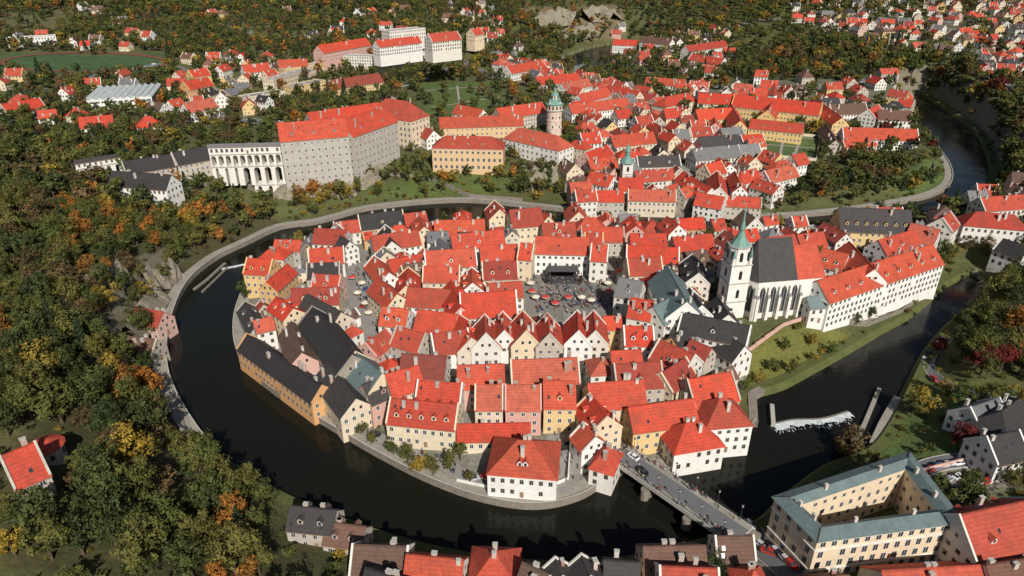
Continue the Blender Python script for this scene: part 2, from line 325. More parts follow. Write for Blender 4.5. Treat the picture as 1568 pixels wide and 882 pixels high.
for nm,p,w in [
 ('street_paving',[(948,694),(905,655),(888,625),(885,585),(878,545),(876,500),(872,478)],6.5),
 ('street_paving',[(545,385),(546,420),(552,455),(572,490),(588,530)],12),
 ('street_paving',[(588,530),(560,545),(530,590),(590,640),(700,665),(800,655),(850,655),(905,660)],5),
 ('street_paving',[(380,540),(420,590),(490,625),(560,665),(640,700),(700,725)],5),
 ('street_paving',[(690,725),(760,755),(830,755),(870,735),(868,700),(850,672),(900,675),(945,694)],6),
 ('street_paving',[(940,460),(990,500),(1050,540),(1090,560)],5),
 ('street_paving',[(800,440),(740,425),(690,425),(640,412),(600,405),(545,400)],5),
 ('street_paving',[(930,425),(970,385),(1060,395),(1100,375),(1240,372),(1330,350),(1420,360),(1500,370),(1568,385)],5),
 ('street_paving',[(420,450),(430,480),(470,450),(440,430),(545,400)],5),
 ('street_paving',[(700,600),(690,560),(720,530),(690,490),(690,425)],5),
 ('street_paving',[(640,345),(700,372),(790,372),(810,425)],4.5),
 ('street_paving',[(840,345),(880,400)],3),
 ('street_paving',[(870,300),(960,325),(1060,325),(1170,330)],5),
 ('street_paving',[(870,120),(905,165),(960,215),(1040,250),(1060,300)],6)]:
    STREETS.append(ribbon(nm,p,w,COB)[1])
ROADS=[]
for p,w in [([(330,180),(420,190),(300,165),(320,140),(430,95),(520,70),(640,60),(740,110),(800,130)],7),
 ([(0,150),(80,135),(180,110),(260,100),(330,140)],7),([(1135,812),(1180,850),(1220,890)],8),
 ([(960,100),(1050,128),(1150,135),(1280,130),(1380,145)],7),([(900,95),(880,115),(850,140)],6),
 ([(1000,50),(1100,45),(1250,20),(1400,35),(1568,60)],7),([(1568,700),(1440,712),(1385,735)],6),
 ([(1568,615),(1470,600),(1420,560),(1450,520)],3.5),([(480,120),(560,135),(640,125),(700,95)],6),
 ([(1270,50),(1350,75),(1450,70),(1568,95)],6),([(330,35),(420,60),(500,50)],6)]:
    ROADS.append(ribbon('road',p,w,ASPH,kerb=True)[1])
SQ=GP([(806,418),(935,416),(943,480),(905,474),(870,474),(822,480)]); mark(GP([(800,412),(938,412),(948,512),(905,515),(870,515),(796,515)]),2)
mark(GP([(528,395),(562,395),(600,540),(560,540)]),2)
GARD=[(1155,200),(1255,210),(1248,246),(1180,240)]
for p in [GP([(1090,430),(1250,425),(1260,500),(1180,520),(1140,560),(1340,525),(1400,490),(1420,460),(1340,470),(1250,480)]),
          GP([(540,668),(700,690),(740,660),(700,650),(700,740),(640,735)]),
          GP([(860,640),(950,680),(940,735),(880,750),(700,745),(700,690),(840,650)]),GP([(1155,204),(1255,212),(1250,262),(1180,258)])]: mark(p,2)
# ------------------------------------------------------------ explicit buildings (surveyed ridge ends, width, eaves height)
T=[
(752,670,856,678,17,8,'w','r','h'),(598,610,702,620,12,8,'c','r','g'),(728,590,770,590,12,9,'c','r','g'),(774,590,828,590,12,10,'p','r','g'),(832,584,881,584,13,10,'y','r','g'),
(700,650,812,648,8,4,'c','r','g'),(640,583,708,588,11,8,'w','r','g'),(893,648,912,672,9,8,'w','r','g'),(912,680,948,690,11,6,'w','r','h'),
(900,588,985,582,13,9,'c','r','g'),(940,558,1012,554,13,10,'g','r','g'),(903,603,930,640,11,9,'c','r','g'),(962,624,1062,611,12,8,'y','r','g'),
(1022,652,1098,640,13,7,'w','r','h'),(1072,612,1143,606,14,10,'w','r','h'),(1052,582,1120,570,14,10,'g','r','g'),(1012,572,1050,548,11,9,'c','r','g'),
(800,476,806,508,11,12,'c','r','g'),(838,480,842,512,10,12,'g','r','g'),(884,476,886,508,10,12,'w','r','g'),(909,476,912,508,10,12,'w','r','g'),(770,478,772,508,10,11,'w','r','g'),(742,482,744,512,11,11,'w','r','g'),
(704,450,790,446,15,11,'w','r','g'),(700,480,722,520,11,10,'c','r','g'),(935,538,982,536,12,9,'g','r','g'),(955,500,1000,500,11,9,'w','r','g'),
(782,552,885,548,13,9,'c','r','g'),(700,560,772,558,12,9,'p','r','g'),(820,362,902,364,13,11,'w','r','g'),(906,374,932,376,12,11,'w','r','g'),(796,372,818,374,12,11,'c','r','g'),
(738,402,792,400,12,10,'c','r','g'),(735,376,792,374,12,9,'w','r','g'),(1022,408,1052,462,15,13,'w','t','g'),(948,425,985,432,12,11,'w','G','g'),(960,396,1012,394,12,10,'c','r','g'),(966,456,1002,462,12,11,'w','r','g'),(1000,470,1035,452,12,11,'w','t','g'),
(650,385,728,380,13,9,'w','r','g'),(648,408,704,408,11,9,'c','r','g'),(572,392,596,420,10,8,'w','r','g'),(625,440,690,444,12,9,'w','r','g'),(578,425,608,450,11,9,'c','r','g'),(585,470,626,474,11,9,'w','r','g'),
(690,430,706,470,11,10,'p','r','g'),(640,474,700,482,13,10,'w','r','g'),(660,512,716,504,12,10,'w','r','g'),(608,500,652,512,11,9,'g','r','g'),(615,542,684,546,12,9,'w','r','g'),(590,574,640,560,12,9,'c','r','g'),(625,410,622,440,10,9,'c','r','g'),
(482,350,532,352,12,10,'w','r','g'),(472,382,526,378,12,8,'w','r','g'),(470,404,520,402,11,8,'g','k','g'),(408,432,440,404,9,6,'o','r','g'),(446,442,520,440,11,8,'c','r','g'),(480,420,522,422,11,8,'p','r','g'),(508,352,535,370,9,9,'w','k','g'),
(378,512,494,592,10,7,'o','k','g'),(478,470,540,546,14,10,'s','k','g'),(446,492,462,540,11,8,'p','b','g'),(500,555,545,610,12,8,'c','k','g'),(545,540,586,575,13,9,'c','t','g'),(555,590,600,572,11,8,'p','k','g'),(375,462,395,500,8,5,'g','k','g'),(470,450,522,478,12,8,'c','k','g'),
(548,330,616,322,13,8,'c','k','g'),(618,328,652,324,12,8,'y','r','g'),(568,362,640,352,12,9,'w','r','g'),(665,338,742,336,12,9,'c','r','g'),(690,360,770,352,12,9,'w','r','g'),(780,322,828,318,15,11,'c','r','g'),(590,345,600,372,10,9,'w','k','g'),
(830,342,880,340,12,8,'c','r','g'),(890,348,955,348,12,8,'g','r','g'),(965,358,1020,358,11,9,'p','r','g'),(1030,364,1090,358,12,9,'c','r','g'),(960,376,1040,380,12,9,'w','r','g'),(1060,390,1070,420,11,10,'w','k','g'),
(1045,478,1150,500,12,10,'w','k','g'),(1055,440,1075,470,10,10,'w','k','g'),(1100,508,1140,530,11,8,'w','k','g'),(1010,520,1065,545,12,9,'w','r','g'),
(1252,430,1428,374,15,12,'w','r','g'),(1300,370,1340,412,13,11,'w','r','g'),(1285,318,1395,322,17,12,'y','k','g'),(1395,342,1440,352,13,11,'w','r','g'),(1260,380,1300,390,13,10,'w','r','g'),(1345,368,1400,352,12,10,'w','r','g'),(1220,360,1260,355,12,8,'c','r','g'),
(1475,322,1575,330,13,8,'w','r','h'),(1480,345,1530,350,12,8,'w','G','g'),(1500,303,1570,298,12,8,'w','r','g'),(1535,365,1580,380,11,7,'w','k','g'),
# riverfront below the castle
(880,292,912,290,11,11,'w','r','g'),(872,280,905,278,11,9,'p','r','g'),(915,292,955,292,11,8,'g','r','g'),(962,290,1035,292,11,8,'c','r','g'),(1040,290,1060,282,10,9,'g','r','g'),(1068,295,1110,302,12,9,'w','r','g'),(1112,300,1166,303,10,6,'g','r','g'),(1045,262,1090,290,11,9,'w','r','g'),(1125,265,1165,255,13,9,'w','r','h'),(1170,262,1215,252,13,8,'w','r','g'),(1098,262,1102,288,11,9,'w','r','g'),(1135,285,1125,262,9,10,'w','r','g'),
(900,245,942,240,12,8,'p','r','g'),(905,262,940,270,12,8,'w','r','g'),(972,262,1030,258,12,8,'w','r','g'),(975,240,1040,238,12,8,'w','k','g'),(895,235,930,222,12,9,'p','r','g'),(935,208,1000,202,14,8,'c','r','g'),(1070,210,1130,206,15,9,'w','k','g'),(1060,228,1130,222,14,8,'w','G','g'),
(870,160,960,150,14,8,'w','r','g'),(885,145,930,135,13,8,'w','r','g'),(930,130,980,140,13,8,'c','r','g'),(820,118,885,112,14,8,'g','r','g'),(775,102,830,92,14,8,'w','r','g'),(860,128,900,120,13,8,'w','r','g'),(800,88,840,100,12,8,'w','r','g'),
(1010,150,1060,140,15,9,'c','r','h'),(1070,142,1130,145,16,10,'c','r','g'),(1125,145,1260,158,18,11,'y','r','g'),(1065,168,1120,165,15,9,'y','r','g'),(1150,182,1232,190,13,8,'y','r','g'),(1175,170,1185,150,14,10,'y','r','g'),(1120,160,1134,185,12,11,'y','r','g'),(1250,152,1290,180,13,9,'y','r','g'),
(1270,160,1325,158,15,9,'w','b','g'),(1290,195,1405,198,15,8,'w','r','g'),(1330,168,1345,160,14,9,'w','r','g'),(1345,168,1395,170,14,8,'w','b','g'),(1290,215,1340,212,9,4,'c','r','g'),(1265,190,1280,215,10,6,'g','b','g'),
# west suburbs, panel blocks
(530,84,592,86,14,12,'w','f','f'),(592,86,678,70,13,11,'w','f','f'),(486,70,560,58,15,9,'p','r','g'),(590,47,645,42,16,11,'w','f','f'),(655,52,700,48,14,9,'w','r','g'),(575,62,640,55,13,9,'w','r','g'),(370,148,430,138,12,9,'c','f','f'),(440,132,492,122,12,9,'y','f','f'),(410,122,490,98,12,8,'c','f','f'),(430,105,490,96,12,8,'y','f','f'),
(510,122,580,112,15,6,'y','r','g'),(280,125,318,118,14,8,'o','r','g'),(288,108,316,104,12,8,'y','r','g'),(280,158,325,150,14,8,'w','r','g'),(290,148,310,146,13,8,'w','r','g'),(10,58,85,54,14,8,'w','f','f'),(120,180,172,176,14,5,'w','r','g'),(205,180,245,176,14,5,'w','r','h'),(0,160,60,150,15,6,'g','r','g'),(370,100,410,96,14,7,'w','r','g'),(425,92,470,90,14,7,'c','r','g'),
(720,45,735,43,13,8,'c','r','g'),(940,60,985,62,15,9,'w','r','g'),(985,55,1030,60,14,9,'w','b','g'),(1050,70,1110,62,14,9,'w','r','g'),(1060,82,1110,90,14,8,'w','r','g'),(990,118,1050,122,13,6,'w','r','g'),
# buildings west of the palace
(172,262,262,268,14,7,'w','k','g'),(186,248,262,236,13,8,'g','k','g'),(262,234,318,224,14,9,'g','k','g'),(205,470,250,478,10,6,'p','r','g'),(190,515,240,520,9,5,'g','b','g'),
# bottom edge
(540,835,625,838,12,6,'w','b','g'),(622,850,710,858,12,7,'w','r','g'),(720,842,795,845,13,8,'p','r','h'),(800,862,840,880,11,8,'w','b','g'),(850,855,862,885,11,8,'w','k','g'),(890,850,905,885,11,8,'w','k','g'),(925,858,980,862,11,7,'c','k','g'),(985,838,1080,836,13,7,'c','b','g'),(1010,868,1100,872,12,8,'w','r','g'),(445,775,515,782,9,6,'g','k','g'),(500,800,560,808,8,4,'g','b','g'),(560,870,620,890,12,7,'w','k','g'),(1130,875,1180,872,10,5,'p','r','h'),
(1468,790,1590,764,16,10,'w','r','g'),(1180,892,1300,882,10,3,'c','b','g'),(1350,875,1510,866,14,4,'c','r','g'),(1510,866,1590,854,14,5,'w','b','g'),
(1485,625,1530,610,12,6,'w','G','g'),(1520,640,1575,600,13,7,'w','k','h'),(1510,670,1560,660,12,7,'w','k','g'),(0,700,54,678,13,5,'g','r','g')]
for t in T:
    kw={}
    nm='town_house'
    if t[8]=='f': nm='apartment_block'
    if t[0]==1252: nm='jesuit_college'; kw=dict(dorm=9,chim=6,cornice=True)
    if t[0]==1285: nm='brewery_granary'; kw=dict(dorm=7,pitch=48,chim=2)
    if t[0]==752: nm='riverside_hotel'; kw=dict(dorm=2,pitch=38,chim=3)
    if t[0]==820 and t[1]==362: nm='town_hall'; kw=dict(cornice=True)
    if 470<t[1]<515 and abs(t[0]-t[2])<8: kw=dict(pitch=50,parapet=True)
    if t[1]<130 and t[0]<700: nm=nm if nm!='town_house' else 'suburban_house'
    if t[0]==598: kw=dict(dorm=5,parapet=True)
    R(*t[:9],name=nm,**kw)
# ---- castle
CK=dict(name='castle_palace_wing',zb=-2)
R(424,189,528,181,19,31,'g','r','g',chim=6,dorm=3,parapet=False,sp=3.9,floors=7,g=12,**CK)
R(520,186,590,164,19,27,'g','r','g',chim=4,dorm=2,parapet=False,sp=3.9,floors=6,g=12,**CK)
R(574,148,642,157,22,21,'c','r','h',chim=4,dorm=2,sp=3.6,floors=5,g=14,pitch=46,ww=1.3,wh=2,**CK)
R(470,173,580,157,14,30,'g','r','g',chim=5,dorm=0,parapet=False,g=13,**CK)
R(664,207,772,209,18,15,'m','r','h',name='castle_mint_building',pitch=36,chim=4,dorm=3,floors=3,sp=3.4,ww=1.5,wh=2.2,cornice=True,g=11,zb=0)
R(672,180,800,176,14,11,'m','r','g',name='castle_wing',chim=6,dorm=0,g=12,sp=3.6)
R(760,166,830,156,15,12,'g','r','g',name='castle_wing',chim=4,dorm=2,g=12)
R(782,192,868,210,17,11,'w','r','h',name='castle_wing',chim=3,dorm=3,sp=4,floors=3,g=11,zb=0)
R(640,190,664,200,12,10,'w','r','g',name='castle_wing',chim=1,g=12)
R(700,160,740,168,13,8,'w','r','g',name='castle_wing',chim=1,g=14)
def crag(px,w_,hh,nm='cliff_rock'):
    P=catmull(np.array(GP(px)),5); mb=MB(); r_=random.Random(3); rows=6; grid=[]
    for i,q in enumerate(P):
        T_=P[min(i+1,len(P)-1)]-P[max(i-1,0)]; T_/=np.linalg.norm(T_); N_=np.array([T_[1],-T_[0]]); 
        if N_[1]>0: N_=-N_
        g_=float(tz(*q)); col_=[]
        for k in range(rows):
            t_=k/(rows-1); o_=w_*(1-t_)+r_.uniform(-.15,.15)*w_; col_.append((*(q+N_*o_+T_*r_.uniform(-.12,.12)*w_),g_-4+(hh+4)*t_*(1 if k<5 else r_.uniform(.75,1.05))))
        col_.append((*(q-N_*w_*1.3),g_-2))
        grid.append(col_)
    for a,b in zip(grid[:-1],grid[1:]):
        for k in range(rows):
            mb.face([a[k],b[k],b[k+1]],ROCK); mb.face([a[k],b[k+1],a[k+1]],ROCK)
    mb.obj(nm)
crag([(425,296),(450,300),(480,298),(520,292),(560,280),(590,262)],6,7); crag([(808,292),(830,280),(850,276),(872,268)],5,10); crag([(800,262),(830,256),(862,250)],4,6)
crag([(215,430),(245,430),(270,420)],6,9); crag([(195,520),(215,490),(240,455)],5,7); crag([(130,440),(160,425),(190,420)],6,7)
crag([(815,45),(835,38),(860,32),(880,40)],22,22); crag([(890,30),(915,24),(940,36)],22,20); crag([(845,60),(880,55),(905,48)],18,14)
# round castle tower
c=Gz(848,205,12); mb=MB(); zb=2; U=3.0
TW=mat('tower_painted_plaster',[(.68,.58,.49)],.9,.5,.25,1.2,dirt=((.50,.28,.20),.5))
mb.cyl(c,6.3,6.1,zb,28+U,TW,28); mb.cyl(c,7.1,7.1,28+U,28.7+U,CONC,28,True); mb.cyl(c,6.6,6.6,28.7+U,32.6+U,TW,28); mb.cyl(c,7.3,7.3,32.6+U,33.1+U,COP,28,True)
for i in range(14):
    a=i*2*math.pi/14; d=np.array([math.cos(a),math.sin(a)]); e=np.array([-d[1],d[0]])
    for z0,z1,r,w in((29.2+U,32.0+U,6.68,.65),(25,27.3,6.3,.5),(18,20,6.3,.45)):
        if z0<28 and i%2: continue
        p=c+d*r; mb.face([(*(p-e*w),z0),(*(p+e*w),z0),(*(p+e*w),z1-.5),(*p,z1),(*(p-e*w),z1-.5)],DRK)
    p=c+d*6.27
    if i%2: 
        for z0 in(14,19.5,25): mb.face([(*(p-e*.7),z0),(*(p+e*.7),z0),(*(p+e*.7),z0+3),(*(p-e*.7),z0+3)],WALL['p'])
for z in(17,23,29): mb.cyl(c,6.35,6.35,z,z+.35,WALL['p'],28,True)
prev=(6.4,33.1+U)
for r,z in((5.6,34.2),(3.6,36),(2.9,36.6),(2.7,39),(3.3,39.3),(2.7,40.8),(1.4,41.8),(1.1,43),(1.4,43.3),(.8,44.4),(.2,45.6),(.08,49)):
    z+=U; mb.cyl(c,prev[0],r,prev[1],z,WALL['w'] if abs(z-39-U)<.01 else COP,20); prev=(r,z)
for i in range(8):
    a=i*math.pi/4; d=np.array([math.cos(a),math.sin(a)]);e=np.array([-d[1],d[0]]);p=c+d*2.88; mb.face([(*(p-e*.5),36.9+U),(*(p+e*.5),36.9+U),(*(p+e*.5),38.6+U),(*(p-e*.5),38.6+U)],DRK)
for i in range(4):
    a=i*math.pi/2+.78; q=c+np.array([math.cos(a),math.sin(a)])*5.4; mb.cyl(q,.8,.8,33.1+U,35+U,WALL['w'],8); mb.cyl(q,1.0,0,35+U,38+U,COP,8)
mb.obj('castle_round_tower',(c[0],c[1],zb)); mark([c+np.array(a) for a in((-8,-8),(8,-8),(8,8),(-8,8))],1)
# St Jost tower
c=Gz(957,290,5); mb=MB(); e1=np.array([1,.1]);e1/=np.linalg.norm(e1);e2=np.array([-e1[1],e1[0]])
mb.box(c,e1,e2,6.6,6.6,-2,23,WALL['w']);
for z in (9,16,22.3): mb.box(c,e1,e2,7.1,7.1,z,z+.4,CONC)
for z in(18,11.5):
    for d,e in((e1,e2),(e2,e1),(-e1,e2),(-e2,e1)):
        p=c+d*3.36; mb.face([(*(p-e*.8),z),(*(p+e*.8),z),(*(p+e*.8),z+2.6),(*p,z+3.4),(*(p-e*.8),z+2.6)],DRK)
prev=(4.6,23)
for r,z in((4.8,23.3),(3.9,25),(2.2,26.6),(1.7,27.4),(1.7,30),(2.2,30.4),(1.8,32),(.8,33.2),(.25,35),(.08,38.5)):
    mb.cyl(c,prev[0],r,prev[1],z,COP,8,ph=.4); prev=(r,z)
mb.obj('saint_jost_church_tower',(c[0],c[1],0)); mark([c+np.array(a) for a in((-5,-5),(5,-5),(5,5),(-5,5))],1)
c=Gz(1182,152,24); mb=MB(); mb.cyl(c,4,4,5,28,WALL['w'],4); mb.cyl(c,5,0,28,39,ROOF['r'],4); mb.obj('monastery_turret',(c[0],c[1],5))
# ---- church of St Vitus
mb=MB(); gz=9
a=Gz(1158,366,gz+32); b=Gz(1213,362,gz+32); ex=(b-a)/np.linalg.norm(b-a); ey=np.array([-ex[1],ex[0]]); L=np.linalg.norm(b-a); c=(a+b)/2; Wd=19; hh=17
def CP(a_,b_): return c+ex*a_+ey*b_
l=L/2; w=Wd/2
fp=[CP(-l-1,-w),CP(l+12,-w),CP(l+12,w),CP(-l-1,w),CP(-l-4.5,w*.45),CP(-l-4.5,-w*.45)]
SL=ROOF['k']
for i in range(6):
    p,q=fp[i],fp[(i+1)%6]; mb.face([(*p,gz-10),(*q,gz-10),(*q,gz+hh),(*p,gz+hh)],WALL['w'])
zr=gz+hh+15; r0=CP(-l+1,0); r1=CP(l,0)
ov=[c+(p-c)*1.03 for p in fp]
m1=CP(l,-w-.4); m2=CP(l,w+.4)
E=lambda p,z=gz+hh-.2:(*p,z)
mb.face([E(ov[0]),E(m1),(*r1,zr),(*r0,zr)],SL); mb.face([E(m2),E(ov[3]),(*r0,zr),(*r1,zr)],SL)
mb.face([E(ov[3]),E(ov[4]),(*r0,zr)],SL);mb.face([E(ov[4]),E(ov[5]),(*r0,zr)],SL);mb.face([E(ov[5]),E(ov[0]),(*r0,zr)],SL)
mb.face([E(m1),E(m2),(*r1,zr)],WALL['w'])
r2=CP(l+12,0); zr2=zr-4
mb.face([E(m1),E(ov[1]),(*r2,zr2),(*r1,zr2)],ROOF['r']);mb.face([E(ov[2]),E(m2),(*r1,zr2),(*r2,zr2)],ROOF['r']);mb.face([E(fp[1]),E(fp[2]),(*r2,zr2)],WALL['w'])
def bay(p,q,n):
    p=np.array(p);q=np.array(q);d=(q-p);LL=np.linalg.norm(d);d/=LL;nn=np.array([d[1],-d[0]])
    for i in range(n+1):
        pc=p+d*LL*i/n+nn*.9; mb.box(pc,d,nn,1.2,2.2,gz-8,gz+10,WALL['w']); mb.box(pc-nn*.35,d,nn,1.0,1.3,gz+10.003,gz+14.5,WALL['w'])
        A=[pc-d*.6+nn*1.1,pc+d*.6+nn*1.1]; B=[pc-d*.6-nn*.2,pc+d*.6-nn*.2]
        mb.face([(*A[0],gz+10),(*A[1],gz+10),(*B[1],gz+12.2),(*B[0],gz+12.2)],ROOF['G'])
    for i in range(n):
        pc=p+d*LL*(i+.5)/n; ww=min(1.25,LL/n*.3)
        for o,m_,k in((.05,CONC,1.2),(.09,GLASS,1.0)):
            x_=ww*k; pp=pc+nn*o
            mb.face([(*(pp-d*x_),gz+2.5),(*(pp+d*x_),gz+2.5),(*(pp+d*x_),gz+12),(*(pp+d*x_*.6),gz+13.6),(*pp,gz+14.6),(*(pp-d*x_*.6),gz+13.6),(*(pp-d*x_),gz+12)],m_)
        pp=pc+nn*.12; mb.face([(*(pp-d*.08),gz+2.5),(*(pp+d*.08),gz+2.5),(*(pp+d*.08),gz+14.3),(*(pp-d*.08),gz+14.3)],CONC)
bay(fp[0],CP(l+2,-w),4); bay(fp[5],fp[0],1); bay(fp[4],fp[5],1); bay(fp[3],fp[4],1)
wing(mb,CP(l+8,-w-4),ex,10,8,gz,7,WALL['w'],ROOF['t'],'g',40,chim=0,sky=0)
tc=Gz(1116,478,gz)
mb.box(tc,ex,ey,8.6,8.6,gz-10,gz+24,WALL['w'])
for z in(7,15.5,23.6): mb.box(tc,ex,ey,9.2,9.2,gz+z,gz+z+.5,CONC)
mb.cyl(tc,4.6,4.3,gz+24.1,gz+31,WALL['w'],8,ph=.39); mb.cyl(tc,4.8,4.8,gz+31,gz+31.5,CONC,8,True,ph=.39)
for k in range(8):
    a_=k*math.pi/4; d=np.array([math.cos(a_),math.sin(a_)]);e=np.array([-d[1],d[0]])
    p=tc+d*4.4; mb.face([(*(p-e*.6),gz+25.5),(*(p+e*.6),gz+25.5),(*(p+e*.6),gz+28.8),(*p,gz+29.8),(*(p-e*.6),gz+28.8)],DRK)
for d,e in((ex,ey),(ey,ex),(-ex,ey),(-ey,ex)):
    p=tc+d*4.36
    for z in(9,17.5): mb.face([(*(p-e*.7),gz+z),(*(p+e*.7),gz+z),(*(p+e*.7),gz+z+3.2),(*p,gz+z+4.1),(*(p-e*.7),gz+z+3.2)],DRK)
for sx in(-1,1):
    for sy in(-1,1):
        q=tc+ex*sx*3.7+ey*sy*3.7; mb.cyl(q,.7,.7,gz+24,gz+27,WALL['w'],6); mb.cyl(q,.8,0,gz+27,gz+32,COP,6)
prev=(4.2,gz+31.5)
for r,z in((2.0,34.5),(1.1,37),(.95,37.6),(1.2,38.1),(.5,42),(.1,48)): mb.cyl(tc,prev[0],r,prev[1],gz+z,COP,8,ph=.39); prev=(r,gz+z)
mb.obj('saint_vitus_church',(c[0],c[1],gz)); mark([CP(-l-14,-w-8),CP(l+13,-w-8),CP(l+13,w),CP(-l-14,w)],1)
# ---- cloak bridge arcade
def arcade(mb,p,q,z0,z1,depth,n,m,pw=1.6):
    p=np.array(p);q=np.array(q);L=np.linalg.norm(q-p);d=(q-p)/L;nn=np.array([d[1],-d[0]]);bw=L/n
    for i in range(n):
        a=p+d*bw*i; ow=bw-pw; r=ow/2; zs=max(z0+(z1-z0)*.2,z1-.8-r)
        arc=[(pw/2+r-r*math.cos(t),zs+r*math.sin(t)*min(1,(z1-.6-zs)/r)) for t in np.linspace(0,math.pi,11)]
        for s in(0,-1):
            o=nn*(s*depth)
            def V(x_,z): k=a+d*x_+o; return (k[0],k[1],z)
            mb.face([V(0,z0),V(pw/2,z0),V(pw/2,z1),V(0,z1)],m); mb.face([V(bw-pw/2,z0),V(bw,z0),V(bw,z1),V(bw-pw/2,z1)],m)
            for (x0,za),(x1,zb_) in zip(arc[:-1],arc[1:]): mb.face([V(x0,za),V(x1,zb_),V(x1,z1),V(x0,z1)],m)
        pts=[(pw/2,z0)]+arc+[(bw-pw/2,z0)]
        for (x0,za),(x1,zb_) in zip(pts[:-1],pts[1:]):
            A=a+d*x0;B=a+d*x1; mb.face([(*A,za),(*B,zb_),(*(B-nn*depth),zb_),(*(A-nn*depth),za)],m)
    mb.face([(*p,z1),(*q,z1),(*(q-nn*depth),z1),(*(p-nn*depth),z1)],m)
    mb.box((p+q)/2+nn*.15,d,nn,L,.5,z1-.3,z1+.1,CONC)
mb=MB(); p=Gz(320,236,36); q=Gz(430,233,36)
arcade(mb,p,q,28,35.5,7,10,WALL['w'],1.4); mid=p+(q-p)*.40
arcade(mb,mid,q,16,27.9,8,4,WALL['w'],2.6); arcade(mb,p+(q-p)*.55,q,0,15.9,9,3,WALL['w'],4.0)
arcade(mb,p,mid,16,27.9,8,3,WALL['w'],4)
d=(q-p)/np.linalg.norm(q-p); nn=np.array([d[1],-d[0]])
wing(mb,(p+q)/2-nn*3.5,d,np.linalg.norm(q-p),7,35.65,4.2,WALL['w'],ROOF['G'],'g',16,chim=0,sky=0,floors=1,sp=2.8,ww=1.3,wh=2.0,zb=35.65)
mb.obj('cloak_bridge_arcade')
mark([p,q,q-nn*9,p-nn*9],1)
mb=MB(); p=Gz(118,262,30); q=Gz(186,251,30); arcade(mb,p,q,14,31,5,5,WALL['w'],2.5); d=(q-p)/np.linalg.norm(q-p); nn=np.array([d[1],-d[0]])
wing(mb,(p+q)/2-nn*2.5,d,np.linalg.norm(q-p),5,31.15,3,WALL['w'],ROOF['k'],'g',30,chim=0,sky=0,floors=1,zb=31.15); mb.obj('garden_viaduct')
# ---- courtyard school
gz=4.5; zt=gz+14
A_=Gz(1252,828,zt);B_=Gz(1474,798,zt);D_=Gz(1186,762,zt);C_=Gz(1392,694,zt)
mb=MB(); O=[A_,B_,C_,D_]; cc=sum(O)/4
def inset(P,dist):
    out=[];n_=len(P)
    for i in range(n_):
        p0,p1,p2=P[i-1],P[i],P[(i+1)%n_]; d1=(p1-p0)/np.linalg.norm(p1-p0);d2=(p2-p1)/np.linalg.norm(p2-p1)
        n1=np.array([-d1[1],d1[0]]);n2=np.array([-d2[1],d2[0]]); bs=n1+n2; bs/=np.linalg.norm(bs); out.append(p1+bs*dist/max(.3,bs@n1))
    return out
side=min(np.linalg.norm(O[i]-O[(i+1)%4]) for i in range(4)); print('school sides',[round(float(np.linalg.norm(O[i]-O[(i+1)%4])),1) for i in range(4)])
iw=min(9.0,side*.30); rz=iw*.32
Rr=inset(O,iw*.55); I_=inset(O,iw); Oo=inset(O,-.7)
for i in range(4):
    j=(i+1)%4
    mb.wall(O[i],O[j],gz,zt,WALL['c'],4,3.0,True,1.3,2.0,cornice=True); mb.wall(I_[j],I_[i],gz,zt,WALL['c'],4,3.2)
    d=(O[j]-O[i]);LL=np.linalg.norm(d);d/=LL;nn=np.array([d[1],-d[0]])
    for z in(gz+3.5,gz+10.5): mb.box((O[i]+O[j])/2+nn*.1,d,nn,LL+.2,.25,z-.15,z+.15,FRW)
    mb.box((O[i]+O[j])/2+nn*.09,d,nn,LL+.16,.2,gz-3,gz+1.1,WALL['g'])
    mb.face([(*Oo[i],zt),(*Oo[j],zt),(*Rr[j],zt+rz),(*Rr[i],zt+rz)],ROOF['t'])
    mb.face([(*I_[i],zt),(*I_[j],zt),(*Rr[j],zt+rz),(*Rr[i],zt+rz)],ROOF['t'])
    mb.face([(*Oo[i],zt),(*Oo[j],zt),(*O[j],zt),(*O[i],zt)],FRW)
    for k in range(int(LL/2.2)):
        t_=(k+.5)/int(LL/2.2); a0=Oo[i]+(Oo[j]-Oo[i])*t_; a1=Rr[i]+(Rr[j]-Rr[i])*t_
        mb.face([(*(a0-d*.05),zt+.03),(*(a0+d*.05),zt+.03),(*(a1+d*.05),zt+rz+.06),(*(a1-d*.05),zt+rz+.06)],ROOF['G'])
    for k in range(2):
        t_=(k+.6)/2.2; q=Rr[i]+(Rr[j]-Rr[i])*t_; mb.box(q-nn*.6,d,nn,.9,.7,zt+rz-1,zt+rz+1.3,CHM)
    ed=np.array([*Rr[i]])-np.array([*Oo[i]]); s1=np.array([-ed[1],ed[0]]);s1/=np.linalg.norm(s1)
    mb.face([(*(Oo[i]-s1*.15),zt+.06),(*(Oo[i]+s1*.15),zt+.06),(*(Rr[i]+s1*.15),zt+rz+.1),(*(Rr[i]-s1*.15),zt+rz+.1)],ROOF['k'])
mb.face([(*q,gz+.05) for q in I_],COB)
mb.obj('courtyard_school_building',(cc[0],cc[1],gz)); mark(O,1)
